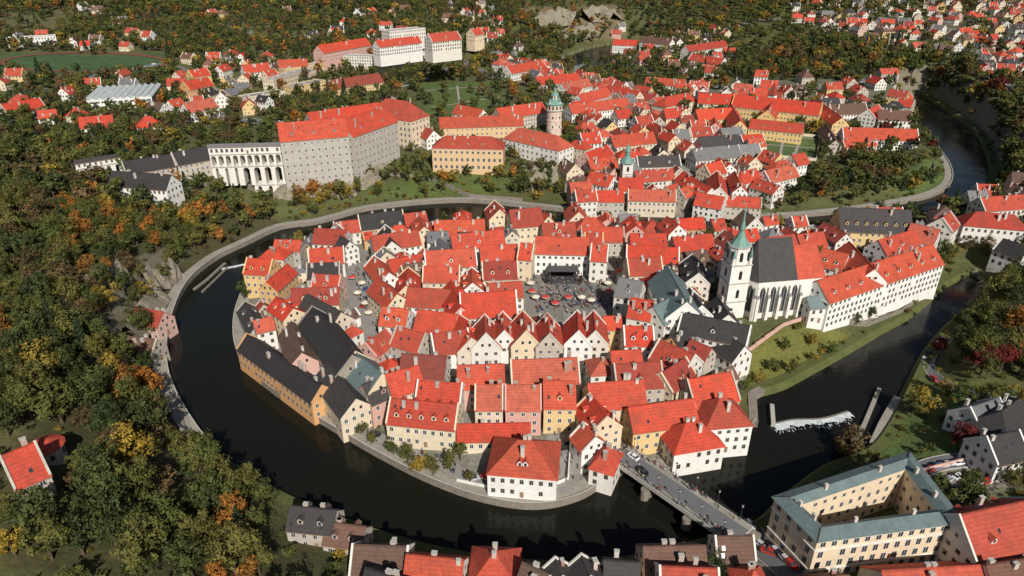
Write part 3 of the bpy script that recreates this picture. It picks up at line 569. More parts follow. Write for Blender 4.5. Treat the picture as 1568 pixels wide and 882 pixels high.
# sports hall, striped roof
mb=MB(); c=G(185,165); gz=float(tz(*c)); e1=np.array([.95,.3]);e1/=np.linalg.norm(e1);e2=np.array([-e1[1],e1[0]])
GRN=mat('roof_sheet_green',(.10,.22,.15),.5); WSH=mat('roof_sheet_white',(.6,.62,.6),.5)
wing(mb,c+e2*25,e2,60,52,gz,8,WALL['w'],WSH,'f',chim=0,floors=2,sp=4,ww=3,wh=1.2)
for i in range(10):
    o=(i-4.5)*5.2
    for s in(-1,1): 
        A=c+e1*o+e2*-5;B=c+e1*o+e2*55
        mb.face([(*(A+e1*s*2.6),gz+8.3),(*(B+e1*s*2.6),gz+8.3),(*B,gz+10),(*A,gz+10)],GRN if s<0 else WSH)
    mb.face([(*(A-e1*2.6),gz+8.3),(*(A+e1*2.6),gz+8.3),(*A,gz+10)],WSH)
mb.obj('sports_hall',(c[0],c[1],gz)); mark([c+e1*a+e2*b_ for a,b_ in((-27,-6),(27,-6),(27,56),(-27,56))],1)
c=G(76,704); gz=float(tz(*c)); mb=MB(); mb.cyl(c,4.2,4.2,gz-5,gz+4,WALL['g'],14); mb.cyl(c,4.9,0,gz+4,gz+6.5,ROOF['r'],14)
for i in range(0,14,2):
    a_=i*2*math.pi/14+.22; d=np.array([math.cos(a_),math.sin(a_)]);e=np.array([-d[1],d[0]]);p=c+d*4.22; mb.face([(*(p-e*.5),gz+1.3),(*(p+e*.5),gz+1.3),(*(p+e*.5),gz+2.8),(*(p-e*.5),gz+2.8)],GLASS)
mb.obj('round_pavilion',(c[0],c[1],gz)); mark([c+np.array(a) for a in((-9,-13),(9,-13),(9,9),(-9,9))],1); mark(GP([(0,700),(55,690),(60,745),(0,760)]),1)
tr=[(130+125*math.cos(t),96+15*math.sin(t)) for t in np.linspace(0,2*math.pi,25)]
ribbon('running_track',tr,6,RTRK,.35); mark(GP([(0,82),(0,112),(255,112),(255,82)]),2)
# ------------------------------------------------------------ fill houses
def fill(poly,att,name,Lr,Wr,hr,walls,roofs,tol=.03,pad=0,align=True,typs='ggggh',maxn=999,gap=0):
    P=np.array(GP(poly)); mn,mx=P.min(0),P.max(0); A_=np.array(ANG); cnt=0
    for _ in range(att):
        q=np.array([random.uniform(mn[0],mx[0]),random.uniform(mn[1],mx[1])])
        if not pip(q[:1],q[1:],P)[0]: continue
        if align:
            k=np.argmin((A_[:,0]-q[0])**2+(A_[:,1]-q[1])**2); an=A_[k,2]+random.choice([0,math.pi/2])+random.uniform(-.07,.07)
        else: an=random.uniform(-.5,.5)+random.choice([0,math.pi/2])
        L=random.uniform(*Lr);W=random.uniform(*Wr);ex=np.array([math.cos(an),math.sin(an)]);ey=np.array([-ex[1],ex[0]])
        cs=[q+ex*L/2*a+ey*W/2*b for a,b in((-1,-1),(1,-1),(1,1),(-1,1))]
        if mark(cs,1,gap,test=True)>tol: continue
        mark(cs,1,pad); z=float(tz(*q)); h=random.uniform(*hr); mb=MB(); ty=random.choice(typs)
        wing(mb,q,ex,L,W,z,h,WALL[random.choice(walls)],ROOF[random.choice(roofs)],ty,random.uniform(38,47),parapet=ty=='g' and random.random()<.4,chim=random.randint(1,2),dorm=random.choice([0,0,0,1,2]) if L>9 else 0)
        mb.obj(name,(q[0],q[1],z)); cnt+=1
        if cnt>=maxn: break
    return cnt
TOWN=[(398,445),(455,402),(560,362),(800,358),(1080,365),(1270,365),(1440,350),(1440,385),(1240,400),(1090,420),(1080,480),(1140,560),(1130,600),(1140,640),(960,682),(870,650),(700,655),(600,660),(520,640),(470,610),(385,530)]
n1=fill(TOWN,5000,'town_house',(12,18),(9,12),(7,11),'wwwwccccgypo','rrrrrrrrrbkG',tol=.05)
n1+=fill(TOWN,6000,'town_house',(7,11),(6.5,9),(6,10),'wwwwcccgypo','rrrrrrrrbbkG',tol=.05)
n1+=fill(TOWN,2500,'town_annex',(5,7),(4.5,6),(3.5,6),'wwcgp','rrrrbG',tol=.05)
LAT=[(865,300),(1050,318),(1160,322),(1240,262),(1220,225),(1110,215),(1060,200),(1010,165),(930,135),(850,110),(760,98),(770,118),(870,150),(900,200),(880,240)]
n2=fill(LAT,5000,'town_house',(12,19),(10,13),(6,9),'wwwwcccgyp','rrrrrrbkG',tol=.03,gap=1.5,maxn=110)
n2+=fill(LAT,3000,'town_house',(8,12),(7,10),(5,8),'wwwcgp','rrrrrbkG',tol=.03,gap=1,maxn=90)
MON=[(1010,140),(1130,125),(1400,160),(1410,195),(1290,200),(1240,170),(1120,165),(1040,170)]
n2+=fill(MON,2500,'town_house',(12,20),(10,13),(5,8),'wwwcgy','rrrrbk',tol=.02,gap=2,maxn=32)
for poly,nn_ in [([(1250,5),(1568,5),(1568,90),(1400,85),(1280,50),(1180,30)],120),([(940,40),(1110,40),(1130,115),(1000,130),(930,70)],34),([(280,95),(420,85),(440,150),(380,185),(260,170)],22),([(0,60),(250,60),(260,190),(0,190)],18),([(480,25),(770,15),(760,95),(650,120),(480,100)],30),([(1470,300),(1568,290),(1568,400),(1480,380)],9),([(100,5),(480,5),(480,40),(100,40)],8),([(1480,5),(1568,5),(1568,160),(1500,120)],20),([(700,20),(800,30),(790,110),(730,90)],8)]:
    fill(poly,2500,'suburban_house',(11,17),(9,12),(4.5,7),'wwwwccyp','rrrrbbGk',tol=.01,pad=2,gap=4,align=False,maxn=nn_)
fill([(560,842),(700,862),(1000,860),(1110,850),(1130,882),(560,882)],1500,'town_house',(9,14),(8,11),(5,8),'wwccgp','rrrbbk',tol=.03,gap=1)
# ------------------------------------------------------------ terrain mesh + colours
zone=[]
def Z(poly,col): zone.append((np.array(GP(poly)),col))
col=np.tile(np.array([.10,.105,.036]),(len(x),1))
FOR=[(0,270),(120,290),(250,320),(300,335),(400,325),(440,345),(370,372),(320,397),(270,440),(240,520),(250,580),(280,640),(330,700),(420,760),(540,882),(0,882)]
SOUTH=[(385,520),(470,600),(600,670),(700,745),(820,775),(935,730),(1080,700),(1145,660),(1140,600),(960,660),(700,650),(500,620),(400,530)]
Z(FOR,(.075,.07,.028))
Z(TOWN,(.23,.215,.185)); Z(SOUTH,(.22,.205,.17))
Z([(398,445),(360,480),(362,530),(385,540)],(.25,.23,.19))
Z([(520,668),(690,705),(700,740),(640,738),(560,695)],(.085,.105,.035))
Z([(900,690),(945,705),(930,728),(900,735)],(.09,.11,.03))
Z([(1060,690),(1010,718),(1140,668),(1145,650)],(.26,.24,.2))
Z(LAT,(.17,.16,.12)); Z(MON,(.15,.15,.10))
Z(GARD,(.09,.14,.04)); 
Z([(1130,560),(1180,510),(1250,490),(1340,525),(1250,575),(1150,610)],(.15,.15,.035))
Z([(1260,470),(1430,420),(1425,460),(1330,500)],(.25,.23,.19))
Z([(0,82),(255,82),(255,112),(0,112)],(.06,.11,.04)); Z([(0,20),(100,15),(110,50),(0,60)],(.13,.12,.05))
Z([(640,130),(760,125),(770,165),(650,178)],(.09,.13,.035)); Z([(560,285),(700,262),(780,250),(800,290),(700,305),(560,300)],(.10,.13,.035))
Z([(800,12),(950,8),(960,55),(820,60)],(.20,.155,.085)); Z([(1350,660),(1440,640),(1450,700),(1340,710)],(.09,.14,.035))
Z([(1395,735),(1568,690),(1568,745),(1440,770)],(.28,.25,.2)); Z([(1125,815),(1200,800),(1250,882),(1130,882)],(.2,.19,.17))
Z([(1370,255),(1450,250),(1445,285),(1385,305)],(.09,.13,.035)); Z([(0,590),(35,600),(30,700),(0,720)],(.14,.13,.05))
Z([(1380,590),(1568,600),(1568,720),(1360,700)],(.09,.13,.035))
for P,c_ in zone:
    I=pip(x,y,P); col[I]=c_
C3=col.reshape(*XX.shape,3)
k=(C3[1:-1,1:-1]*2+C3[:-2,1:-1]+C3[2:,1:-1]+C3[1:-1,:-2]+C3[1:-1,2:])/6; C3[1:-1,1:-1]=k
me=bpy.data.meshes.new('terrain_ground'); ny,nx=XX.shape
idx=np.arange(nx*ny).reshape(ny,nx); fc=np.stack([idx[:-1,:-1],idx[:-1,1:],idx[1:,1:],idx[1:,:-1]],-1).reshape(-1,4)
me.from_pydata(np.c_[x,y,hz].tolist(),[],fc.tolist())
at=me.color_attributes.new('Col','FLOAT_COLOR','POINT'); at.data.foreach_set('color',np.c_[C3.reshape(-1,3),np.ones(len(x))].ravel())
me.polygons.foreach_set('use_smooth',[True]*len(fc)); me.update()
o=bpy.data.objects.new('terrain_ground',me); S.collection.objects.link(o)
m=mat('terrain_soil',(.1,.1,.05),.95,.06,.5,.8,bump=.8); nt=m.node_tree; L=nt.links.new
va=nd(nt,'ShaderNodeVertexColor',layer_name='Col'); sc=[q for q in nt.nodes if q.type=='VECT_MATH'][0]
geo=[q for q in nt.nodes if q.type=='NEW_GEOMETRY'][0]; sx=nd(nt,'ShaderNodeSeparateXYZ'); L(geo.outputs['True Normal'],sx.inputs[0])
mr=nd(nt,'ShaderNodeMapRange'); mr.inputs[1].default_value=.80; mr.inputs[2].default_value=.66; L(sx.outputs[2],mr.inputs[0])
mm=nd(nt,'ShaderNodeMix',data_type='RGBA'); L(mr.outputs[0],mm.inputs[0]); L(va.outputs[0],mm.inputs[6]); mm.inputs[7].default_value=(.2,.175,.12,1)
L(mm.outputs[2],sc.inputs[0]); me.materials.append(m)
# water
mw=bpy.data.materials.new('river_water'); mw.use_nodes=True; nt=mw.node_tree; bs=nt.nodes['Principled BSDF']; L=nt.links.new
bs.inputs['Base Color'].default_value=(.010,.010,.007,1); bs.inputs['Roughness'].default_value=.12; bs.inputs['IOR'].default_value=1.33; bs.inputs['Specular IOR Level'].default_value=.3
geo=nd(nt,'ShaderNodeNewGeometry'); n1_=nd(nt,'ShaderNodeTexNoise'); n1_.inputs['Scale'].default_value=.6; n1_.inputs['Detail'].default_value=4; L(geo.outputs['Position'],n1_.inputs['Vector'])
bp=nd(nt,'ShaderNodeBump'); bp.inputs['Strength'].default_value=.25; bp.inputs['Distance'].default_value=.25; L(n1_.outputs['Fac'],bp.inputs['Height']); L(bp.outputs[0],bs.inputs['Normal'])
mb=MB(); mb.face([(-400,60,0),(650,60,0),(650,1350,0),(-400,1350,0)],mw); mb.obj('river_water')
def bank(W_,q0,q1,gr):
    T=np.gradient(W_,axis=0); T/=np.linalg.norm(T,axis=1,keepdims=True); N=np.c_[-T[:,1],T[:,0]]
    tst=W_+N*3; s=np.where(pip(tst[:,0],tst[:,1],RIV),-1,1); s=1 if s.sum()>0 else -1; N=N*s
    out=W_+N*5.2; zo=np.maximum(tz(out[:,0],out[:,1]),2)+.02
    for nm,a,b,g in(('river_quay',q0,q1,False),('river_bank',*gr,True)):
        if b<=a: continue
        mb=MB()
        for i in range(a,min(b,len(W_)-1)):
            p,q=W_[i],W_[i+1]; P_,Q_=out[i],out[i+1]
            e0=p+N[i]*.45;e1=q+N[i+1]*.45; zt=2.2
            if g:
                mb.face([(*(p-N[i]*1.0),-1),(*(q-N[i+1]*1.0),-1),(*(q+N[i+1]*1.6),2.25),(*(p+N[i]*1.6),2.25)],GRS)
                mb.face([(*(p+N[i]*1.6),2.25),(*(q+N[i+1]*1.6),2.25),(*Q_,zo[i+1]+.2),(*P_,zo[i]+.2)],GRS)
            else:
                mb.face([(*p,-2),(*q,-2),(*q,zt+.55),(*p,zt+.55)],QWALL); mb.face([(*p,zt+.55),(*q,zt+.55),(*e1,zt+.55),(*e0,zt+.55)],CONC)
                mb.face([(*e0,zt),(*e1,zt),(*e1,zt+.55),(*e0,zt+.55)],CONC); mb.face([(*e0,zt),(*e1,zt),(*Q_,zo[i+1]+.15),(*P_,zo[i]+.15)],QUAY)
        mb.obj(nm)
bank(W1,12,112,(112,len(W1)))
bank(W2,28,152,(0,28)); bank(W2,0,0,(152,len(W2)))
# ------------------------------------------------------------ bridge
mb=MB(); z=5.6; p=Gz(948,692,z); q=Gz(1138,820,z); d=(q-p);LL=np.linalg.norm(d);d/=LL;nn=np.array([d[1],-d[0]]); c=(p+q)/2
mb.box(c,d,nn,LL,9,z-1.0,z-.15,CONC,ASPH)
for s in(-1,1):
    mb.box(c+nn*s*3.7,d,nn,LL,1.6,z-.5,z,CONC,QUAY); mb.box(c+nn*s*4.62,d,nn,LL,.24,z-1.1,z+.25,CONC)
    mb.box(c+nn*s*4.6,d,nn,LL,.08,z+1.0,z+1.08,STEEL)
    for i in range(int(LL/1.5)): mb.box(p+d*(i*1.5+.5)+nn*s*4.6,d,nn,.07,.07,z+.25,z+1.0,STEEL)
for t_ in(.33,.67):
    pc=p+d*LL*t_; mb.box(pc,d,nn,2.2,9,-3,z-1.0,QWALL); 
    for s in(-1,1): mb.cyl(pc+nn*s*4.8,1.5,1.3,-3,z-2,QWALL,10,True)
for t_ in(0,1): mb.box(p+d*LL*t_,d,nn,5,10.5,-3,z-1.05,QWALL)
mb.obj('river_bridge',(c[0],c[1],z)); BR=(p,q,d,nn,LL,z)
for i in range(6):
    for s in(-1,1):
        b0=p+d*LL*(i+.5)/6+nn*s*4.2; mb=MB(); mb.cyl(b0,.09,.06,z,z+5,STEEL,8); mb.cyl(b0,.25,.35,z+5,z+5.5,FRW,8); mb.cyl(b0,.4,.05,z+5.5,z+5.8,STEEL,8); mb.obj('street_lamp',(b0[0],b0[1],z))
def weir(pts,w,name):
    P=catmull([Gz(u,v,0) for u,v in pts],8); mb=MB(); r_=random.Random(5); ws=[w*r_.uniform(.6,1.4) for _ in P]
    for i,(a,b) in enumerate(zip(P[:-1],P[1:])):
        d=(b-a)/np.linalg.norm(b-a);n_=np.array([-d[1],d[0]])
        if n_[1]>0:n_=-n_
        mb.face([(*(a-n_*.9),.35),(*(b-n_*.9),.35),(*b,.45),(*a,.45)],QWALL)
        mb.face([(*a,.45),(*b,.45),(*(b+n_*ws[i+1]),.05),(*(a+n_*ws[i]),.05)],FOAM)
    for k_ in range(70):
        k=r_.randrange(len(P)-1); t_=r_.random(); c_=P[k]+(P[k+1]-P[k])*t_+np.array([r_.uniform(-1,1),-r_.uniform(w*.9,w*2.0)]); r=r_.uniform(.12,.4)
        mb.face([(c_[0]+r*.6*math.cos(a_)*r_.uniform(.6,1),c_[1]+r*2*math.sin(a_),.03+k_*.0005) for a_ in np.linspace(0,5.5,7)],FOAM)
    mb.obj(name)
weir([(1183,652),(1215,645),(1260,643),(1300,632)],2.4,'river_weir'); weir([(340,412),(380,404),(430,393),(470,376)],.8,'river_weir')
def lowwall(pts,w,h,name,m=CONC,base=None):
    P=[G(u,v) for u,v in pts]; mb=MB(); Q=[P[0]]
    for a,b in zip(P[:-1],P[1:]):
        k=max(1,int(np.linalg.norm(b-a)/6))
        for i in range(1,k+1): Q.append(a+(b-a)*i/k)
    for j,(a,b) in enumerate(zip(Q[:-1],Q[1:])):
        c=(a+b)/2;d=(b-a)/np.linalg.norm(b-a);z=max(tz(*a),tz(*b),0) if base is None else base; mb.box(c,d,[-d[1],d[0]],np.linalg.norm(b-a)+.2,w,z-4,z+h+.004*(j%7),m)
    mb.obj(name)
lowwall([(1300,690),(1322,655),(1345,600)],1.4,1.0,'mill_race_wall',QUAY,base=0); lowwall([(1338,686),(1352,655),(1374,615)],3.4,1.6,'mill_race_wall',QUAY,base=0)
lowwall([(1152,655),(1150,612),(1165,600)],3,2.5,'weir_pier',QWALL,base=0); lowwall([(1183,655),(1181,625)],1.4,1.6,'weir_pier',CONC,base=0)
lowwall([(298,445),(318,430),(345,405)],1.4,.7,'fish_ladder_wall',QWALL,base=0); lowwall([(310,448),(328,432),(350,410)],.9,.6,'fish_ladder_wall',QWALL,base=0)
lowwall([(700,742),(760,752),(835,752),(870,735),(872,700)],.4,1.1,'garden_wall',WALL['w'])
lowwall([(1140,545),(1200,500),(1262,482),(1350,470),(1390,455),(1422,440)],.6,1.4,'terrace_retaining_wall',WALL['p'])
lowwall([(1262,492),(1330,500),(1380,480),(1425,450)],.8,1.6,'terrace_retaining_wall',QWALL)
lowwall([(265,300),(345,272),(400,300),(415,330)],1,2,'castle_retaining_wall',QWALL)
lowwall([(590,268),(660,276),(720,302),(800,308)],.7,2,'castle_retaining_wall',QWALL)
lowwall([(540,672),(640,700),(700,742)],.4,1.2,'garden_wall',QUAY)
lowwall([(1400,730),(1500,705),(1568,690)],.4,2,'garden_wall',WALL['p'])
for p_ in ([(1160,206),(1250,214)],[(1185,238),(1246,242)],[(1200,210),(1194,240)],[(1225,213),(1216,241)],[(1168,222),(1248,228)],[(650,140),(760,134)],[(660,165),(765,150)],[(700,132),(705,170)]): ribbon('garden_path',p_,2.2,QUAY,.3)
lowwall([(1153,203),(1256,211),(1249,247),(1178,241),(1153,203)],.5,2,'garden_wall',WALL['c'])
# ------------------------------------------------------------ stage, umbrellas
c=G(862,430); gz=float(tz(*c)); e1=np.array([1,0.]);e2=np.array([0,1.]); mb=MB()
mb.box(c,e1,e2,13,8,gz-1,gz+1.2,STEEL)
for a in(-6.3,6.3):
    for b_ in(-3.8,3.8): mb.box(c+np.array([a,b_]),e1,e2,.35,.35,gz,gz+6.5,STEEL)
mb.face([(c[0]-7,c[1]-4.6,gz+6.5),(c[0]+7,c[1]-4.6,gz+6.5),(c[0]+7,c[1]+4.6,gz+5.4),(c[0]-7,c[1]+4.6,gz+5.4)],STEEL)
mb.box(c+np.array([0,3.9]),e1,e2,12.5,.2,gz,gz+5.4,DRK)
for a in(-8,8): mb.box(c+np.array([a,-3]),e1,e2,1.2,1.2,gz,gz+3.6,DRK)
mb.obj('concert_stage',(c[0],c[1],gz))
UC=[mat('umbrella_canvas_cream',(.7,.64,.5),.8),mat('umbrella_canvas_red',(.5,.06,.05),.8)]
def umbrella(u,v,k):
    c=G(u,v); g_=float(tz(*c)); mb=MB(); mb.cyl(c,.04,.04,g_,g_+2.4,STEEL,6); mb.cyl(c,1.9,.02,g_+2.2,g_+3.0,UC[int(random.random()<.3)],8); mb.cyl(c,1.92,1.9,g_+2.0,g_+2.2,UC[0],8)
    mb.cyl(c,.6,.6,g_+.7,g_+.75,FRB,10,True)
    mb.obj('cafe_umbrella',(c[0],c[1],g_))
for k,(u,v) in enumerate([(812,440),(814,452),(820,462),(930,440),(932,452),(925,430),(905,427),(890,462),(905,466),(850,470),(835,462),(870,462),(1030,700),(775,645),(790,642),(805,645),(760,742),(745,738),(1385,440),(1395,438),(1372,445),(555,440),(548,455),(560,470),(540,430),(565,485)]): umbrella(u,v,k)
# ------------------------------------------------------------ cars
CARP=[mat('car_paint_%s'%n_,c_,.25,.3,.03,3,.5) for n_,c_ in(('silver',(.45,.46,.47)),('black',(.02,.02,.022)),('white',(.75,.75,.75)),('red',(.4,.03,.02)),('blue',(.05,.1,.25)))]
TYR=mat('tyre_rubber',(.02,.02,.02),.9)
def carmesh(pm,k):
    mb=MB(); st=[(-2.15,.4,.72,.7),(-2.05,.25,.9,.84),(-1.3,.2,.96,.88),(.85,.2,.96,.88),(1.85,.22,.82,.84),(2.12,.35,.62,.7)]
    rg=[[(x_,-w_,zb_),(x_,-w_,(zb_+zt_)/2),(x_,-w_*.9,zt_),(x_,w_*.9,zt_),(x_,w_,(zb_+zt_)/2),(x_,w_,zb_)] for x_,zb_,zt_,w_ in st]
    for a,b in zip(rg[:-1],rg[1:]):
        for i in range(6): j=(i+1)%6; mb.face([a[i],b[i],b[j],a[j]],pm)
    mb.face(rg[0],pm);mb.face(rg[-1],pm)
    bt=[(-1.75,-.76,.95),(1.0,-.76,.95),(1.0,.76,.95),(-1.75,.76,.95)]; tp=[(-1.3,-.6,1.43),(.25,-.6,1.45),(.25,.6,1.45),(-1.3,.6,1.43)]
    for i in range(4): j=(i+1)%4; mb.face([bt[i],bt[j],tp[j],tp[i]],GLASS)
    mb.face(tp,pm)
    for s in(-1,1):
        mb.face([(-.35,s*.775,.95),(-.25,s*.775,.95),(-.25,s*.62,1.45),(-.35,s*.62,1.45)],pm)
        for x_ in(-1.35,1.35):
            A=[(x_+.33*math.cos(t_),.33+.33*math.sin(t_)) for t_ in np.linspace(0,2*math.pi,13)[:-1]]
            mb.face([(a,s*.91,z_) for a,z_ in A],TYR)
            for i in range(12): a,b=A[i],A[(i+1)%12]; mb.face([(a[0],s*.91,a[1]),(b[0],s*.91,b[1]),(b[0],s*.68,b[1]),(a[0],s*.68,a[1])],TYR)
            mb.face([(x_+.18*math.cos(t_),s*.92,.33+.18*math.sin(t_)) for t_ in np.linspace(0,6.28,9)[:-1]],CARP[0])
        mb.face([(2.1,s*.5-.15,.6),(2.1,s*.5+.15,.6),(2.0,s*.5+.15,.75),(2.0,s*.5-.15,.75)],FRW)
    o=mb.obj('car_proto%d'%k,(0,0,0)); me=o.data; bpy.data.objects.remove(o); return me
CM=[carmesh(m_,i) for i,m_ in enumerate(CARP)]
def car(c,an,z=None,k=None):
    o=bpy.data.objects.new('car',CM[random.choice([0,0,1,1,2,2,3,4]) if k is None else k]); z=float(tz(*c))+.28 if z is None else z
    o.location=(c[0],c[1],z); o.rotation_euler=(0,0,an); S.collection.objects.link(o)
for u,v,a in [(490,632,2.3),(498,628,2.3),(505,635,2.3),(520,640,2.4),(530,645,2.4),(545,655,2.5),(575,668,2.6),(440,598,2.3),(560,445,1.4),(556,470,1.2),(862,690,.3),(870,682,.3),(878,675,.4),(880,650,1.4),(838,640,.1),(1430,745,.5),(1440,742,.5),(1450,740,.5),(1465,735,.5),(1480,730,.5),(1500,722,.5),(1520,718,.5),(1450,755,.5),(1465,752,.5),(1480,748,.5),(1495,744,.5),(1510,740,.5),(1175,850,2.6),(1160,835,2.2),(725,735,.2),(680,668,.1),(610,655,-.3)]: car(G(u,v),a)
p,q,d,nn,LL,z=BR; ba=math.atan2(d[1],d[0])
car(p+d*LL*.24+nn*1.4,ba,z-.13,1); car(p+d*LL*.1-nn*1.4,ba+3.14,z-.13,2)
for Q in ROADS:
    for _ in range(12):
        i=random.randrange(1,len(Q)-1); t_=Q[i+1]-Q[i-1]; a=math.atan2(t_[1],t_[0]); n_=np.array([-t_[1],t_[0]])/np.linalg.norm(t_); car(Q[i]+n_*1.5,a)
# ------------------------------------------------------------ scatter machinery
def coll(name,objs):
    c=bpy.data.collections.new(name)
    for o in objs: c.objects.link(o)
    return c
def scatter(name,pts,sc,rz,idx,C):
    me=bpy.data.meshes.new(name); me.from_pydata([tuple(p_) for p_ in pts],[],[]); n_=len(pts)
    a=me.attributes.new('pscale','FLOAT_VECTOR','POINT'); a.data.foreach_set('vector',np.asarray(sc,float).ravel())
    a=me.attributes.new('prot','FLOAT_VECTOR','POINT'); a.data.foreach_set('vector',np.c_[np.zeros(n_),np.zeros(n_),rz].ravel())
    a=me.attributes.new('pidx','INT','POINT'); a.data.foreach_set('value',np.asarray(idx,np.int32))
    o=bpy.data.objects.new(name,me); S.collection.objects.link(o)
    g=bpy.data.node_groups.new(name+'_nodes','GeometryNodeTree'); g.is_modifier=True
    g.interface.new_socket('Geometry',in_out='INPUT',socket_type='NodeSocketGeometry'); g.interface.new_socket('Geometry',in_out='OUTPUT',socket_type='NodeSocketGeometry')
    gi=g.nodes.new('NodeGroupInput');go=g.nodes.new('NodeGroupOutput');ip=g.nodes.new('GeometryNodeInstanceOnPoints');ci=g.nodes.new('GeometryNodeCollectionInfo')
    ci.inputs['Collection'].default_value=C; ci.inputs['Separate Children'].default_value=True; ci.inputs['Reset Children'].default_value=True
    ip.inputs['Pick Instance'].default_value=True
    def na(t,nm): q=g.nodes.new('GeometryNodeInputNamedAttribute'); q.data_type=t; q.inputs['Name'].default_value=nm; return q.outputs['Attribute']
    L=g.links.new; L(gi.outputs[0],ip.inputs['Points']); L(ci.outputs[0],ip.inputs['Instance']); L(na('INT','pidx'),ip.inputs['Instance Index']); L(na('FLOAT_VECTOR','prot'),ip.inputs['Rotation']); L(na('FLOAT_VECTOR','pscale'),ip.inputs['Scale']); L(ip.outputs[0],go.inputs[0])
    md=o.modifiers.new('scatter','NODES'); md.node_group=g; return o
def leafmat(name,c1,c2):
    m=bpy.data.materials.new(name); m.use_nodes=True; nt=m.node_tree; bs=nt.nodes['Principled BSDF']; bs.inputs['Roughness'].default_value=.8; bs.inputs['Specular IOR Level'].default_value=.2; L=nt.links.new
    oi=nd(nt,'ShaderNodeObjectInfo'); mx=nd(nt,'ShaderNodeMix',data_type='RGBA'); L(oi.outputs['Random'],mx.inputs[0]); mx.inputs[6].default_value=(*c1,1); mx.inputs[7].default_value=(*c2,1)
    vc=nd(nt,'ShaderNodeVertexColor',layer_name='Shade'); ml=nd(nt,'ShaderNodeVectorMath',operation='MULTIPLY'); L(mx.outputs[2],ml.inputs[0]); L(vc.outputs[0],ml.inputs[1]); L(ml.outputs[0],bs.inputs['Base Color'])
    tr=nd(nt,'ShaderNodeBsdfTranslucent'); L(ml.outputs[0],tr.inputs[0]); ms=nd(nt,'ShaderNodeMixShader'); ms.inputs[0].default_value=.25; L(bs.outputs[0],ms.inputs[1]); L(tr.outputs[0],ms.inputs[2]); L(ms.outputs[0],nt.nodes['Material Output'].inputs[0])
    return m
LM={'g':leafmat('leaves_dark_green',(.055,.075,.024),(.095,.105,.03)),'l':leafmat('leaves_olive',(.15,.135,.035),(.095,.115,.03)),'y':leafmat('leaves_yellow',(.38,.26,.04),(.26,.20,.04)),'o':leafmat('leaves_orange',(.40,.16,.03),(.28,.14,.035)),'b':leafmat('leaves_brown',(.18,.115,.05),(.13,.095,.04)),'R':leafmat('leaves_red',(.20,.035,.025),(.12,.03,.028)),'c':leafmat('needles_green',(.03,.055,.024),(.045,.07,.03))}
def treemesh(name,Rr,H,nc,nl,leaf,m,kind='b',seed=0):
    r=np.random.default_rng(seed); V=[];Fc=[];M=[];Sh=[]
    def cone(p0,p1,r0,r1,k=6):
        p0=np.array(p0);p1=np.array(p1);d=p1-p0;d/=np.linalg.norm(d);a=np.cross(d,[.3,1,.2]);a/=np.linalg.norm(a);b=np.cross(d,a);s=len(V)
        for p_,rr in((p0,r0),(p1,r1)):
            for i in range(k): t=i*2*math.pi/k; V.append(p_+(a*math.cos(t)+b*math.sin(t))*rr); Sh.append(1)
        for i in range(k): j=(i+1)%k; Fc.append((s+i,s+j,s+k+j,s+k+i)); M.append(0)
    cone((0,0,-.5),(r.uniform(-.3,.3),r.uniform(-.3,.3),H*.7),.38,.1)
    C=[];
    if kind=='b':
        lob=[(r.uniform(-.5,.5)*Rr,r.uniform(-.5,.5)*Rr,H*r.uniform(.45,.8),Rr*r.uniform(.42,.64)) for _ in range(7)]+[(0,0,H*.66,Rr*.7)]
        lobs=[r.uniform(.75,1.25) for _ in lob]
        for i in range(nc):
            l=lob[i%len(lob)]; d=r.normal(size=3); d/=np.linalg.norm(d); q=np.array(l[:3])+d*l[3]*r.uniform(.6,1.05)*np.array([1,1,1.15]); q[2]=max(q[2],H*.22)
            C.append((q,Rr*r.uniform(.14,.26),d,lobs[i%len(lob)]))
    else:
        for i in range(nc):
            t=(i+.5)/nc; ang=i*2.4; rr=Rr*(1-t)**.85*r.uniform(.6,1); C.append((np.array([math.cos(ang)*rr,math.sin(ang)*rr,H*(.1+.9*t)]),Rr*.22*(1.15-t),np.array([math.cos(ang),math.sin(ang),.3]),1))
    for i in range(6):
        q=C[r.integers(len(C))][0]; cone((0,0,H*r.uniform(.2,.45)),q,.14,.03,4)
    for q,rc,od,lb in C:
        sh=r.uniform(.65,1.3)*lb
        for k in range(nl):
            d=r.normal(size=3); d/=np.linalg.norm(d); p_=q+d*rc*r.uniform(.3,1.15); nrm=d*.6+od*.6+r.normal(size=3)*.4; nrm/=np.linalg.norm(nrm)
            a=np.cross(nrm,r.normal(size=3)); a/=np.linalg.norm(a)+1e-9; b=np.cross(nrm,a); s=leaf*r.uniform(.55,1.2); v0=len(V)
            V.extend([p_-a*s-b*s*.3,p_+b*s*-.7,p_+a*s+b*s*.2,p_+b*s*.8]); s2=sh*r.uniform(.8,1.2); Sh.extend([s2]*4); Fc.append((v0,v0+1,v0+2,v0+3)); M.append(1)
    me=bpy.data.meshes.new(name); me.from_pydata([tuple(v_) for v_ in V],[],Fc); me.materials.append(BARK); me.materials.append(m); me.polygons.foreach_set('material_index',M)
    at=me.color_attributes.new('Shade','FLOAT_COLOR','POINT'); s_=np.array(Sh); at.data.foreach_set('color',np.c_[s_,s_,s_,np.ones(len(s_))].ravel()); me.update(); return me
keys='gglllyoobbRc'; near=[];farp=[]; near_meshes=[]
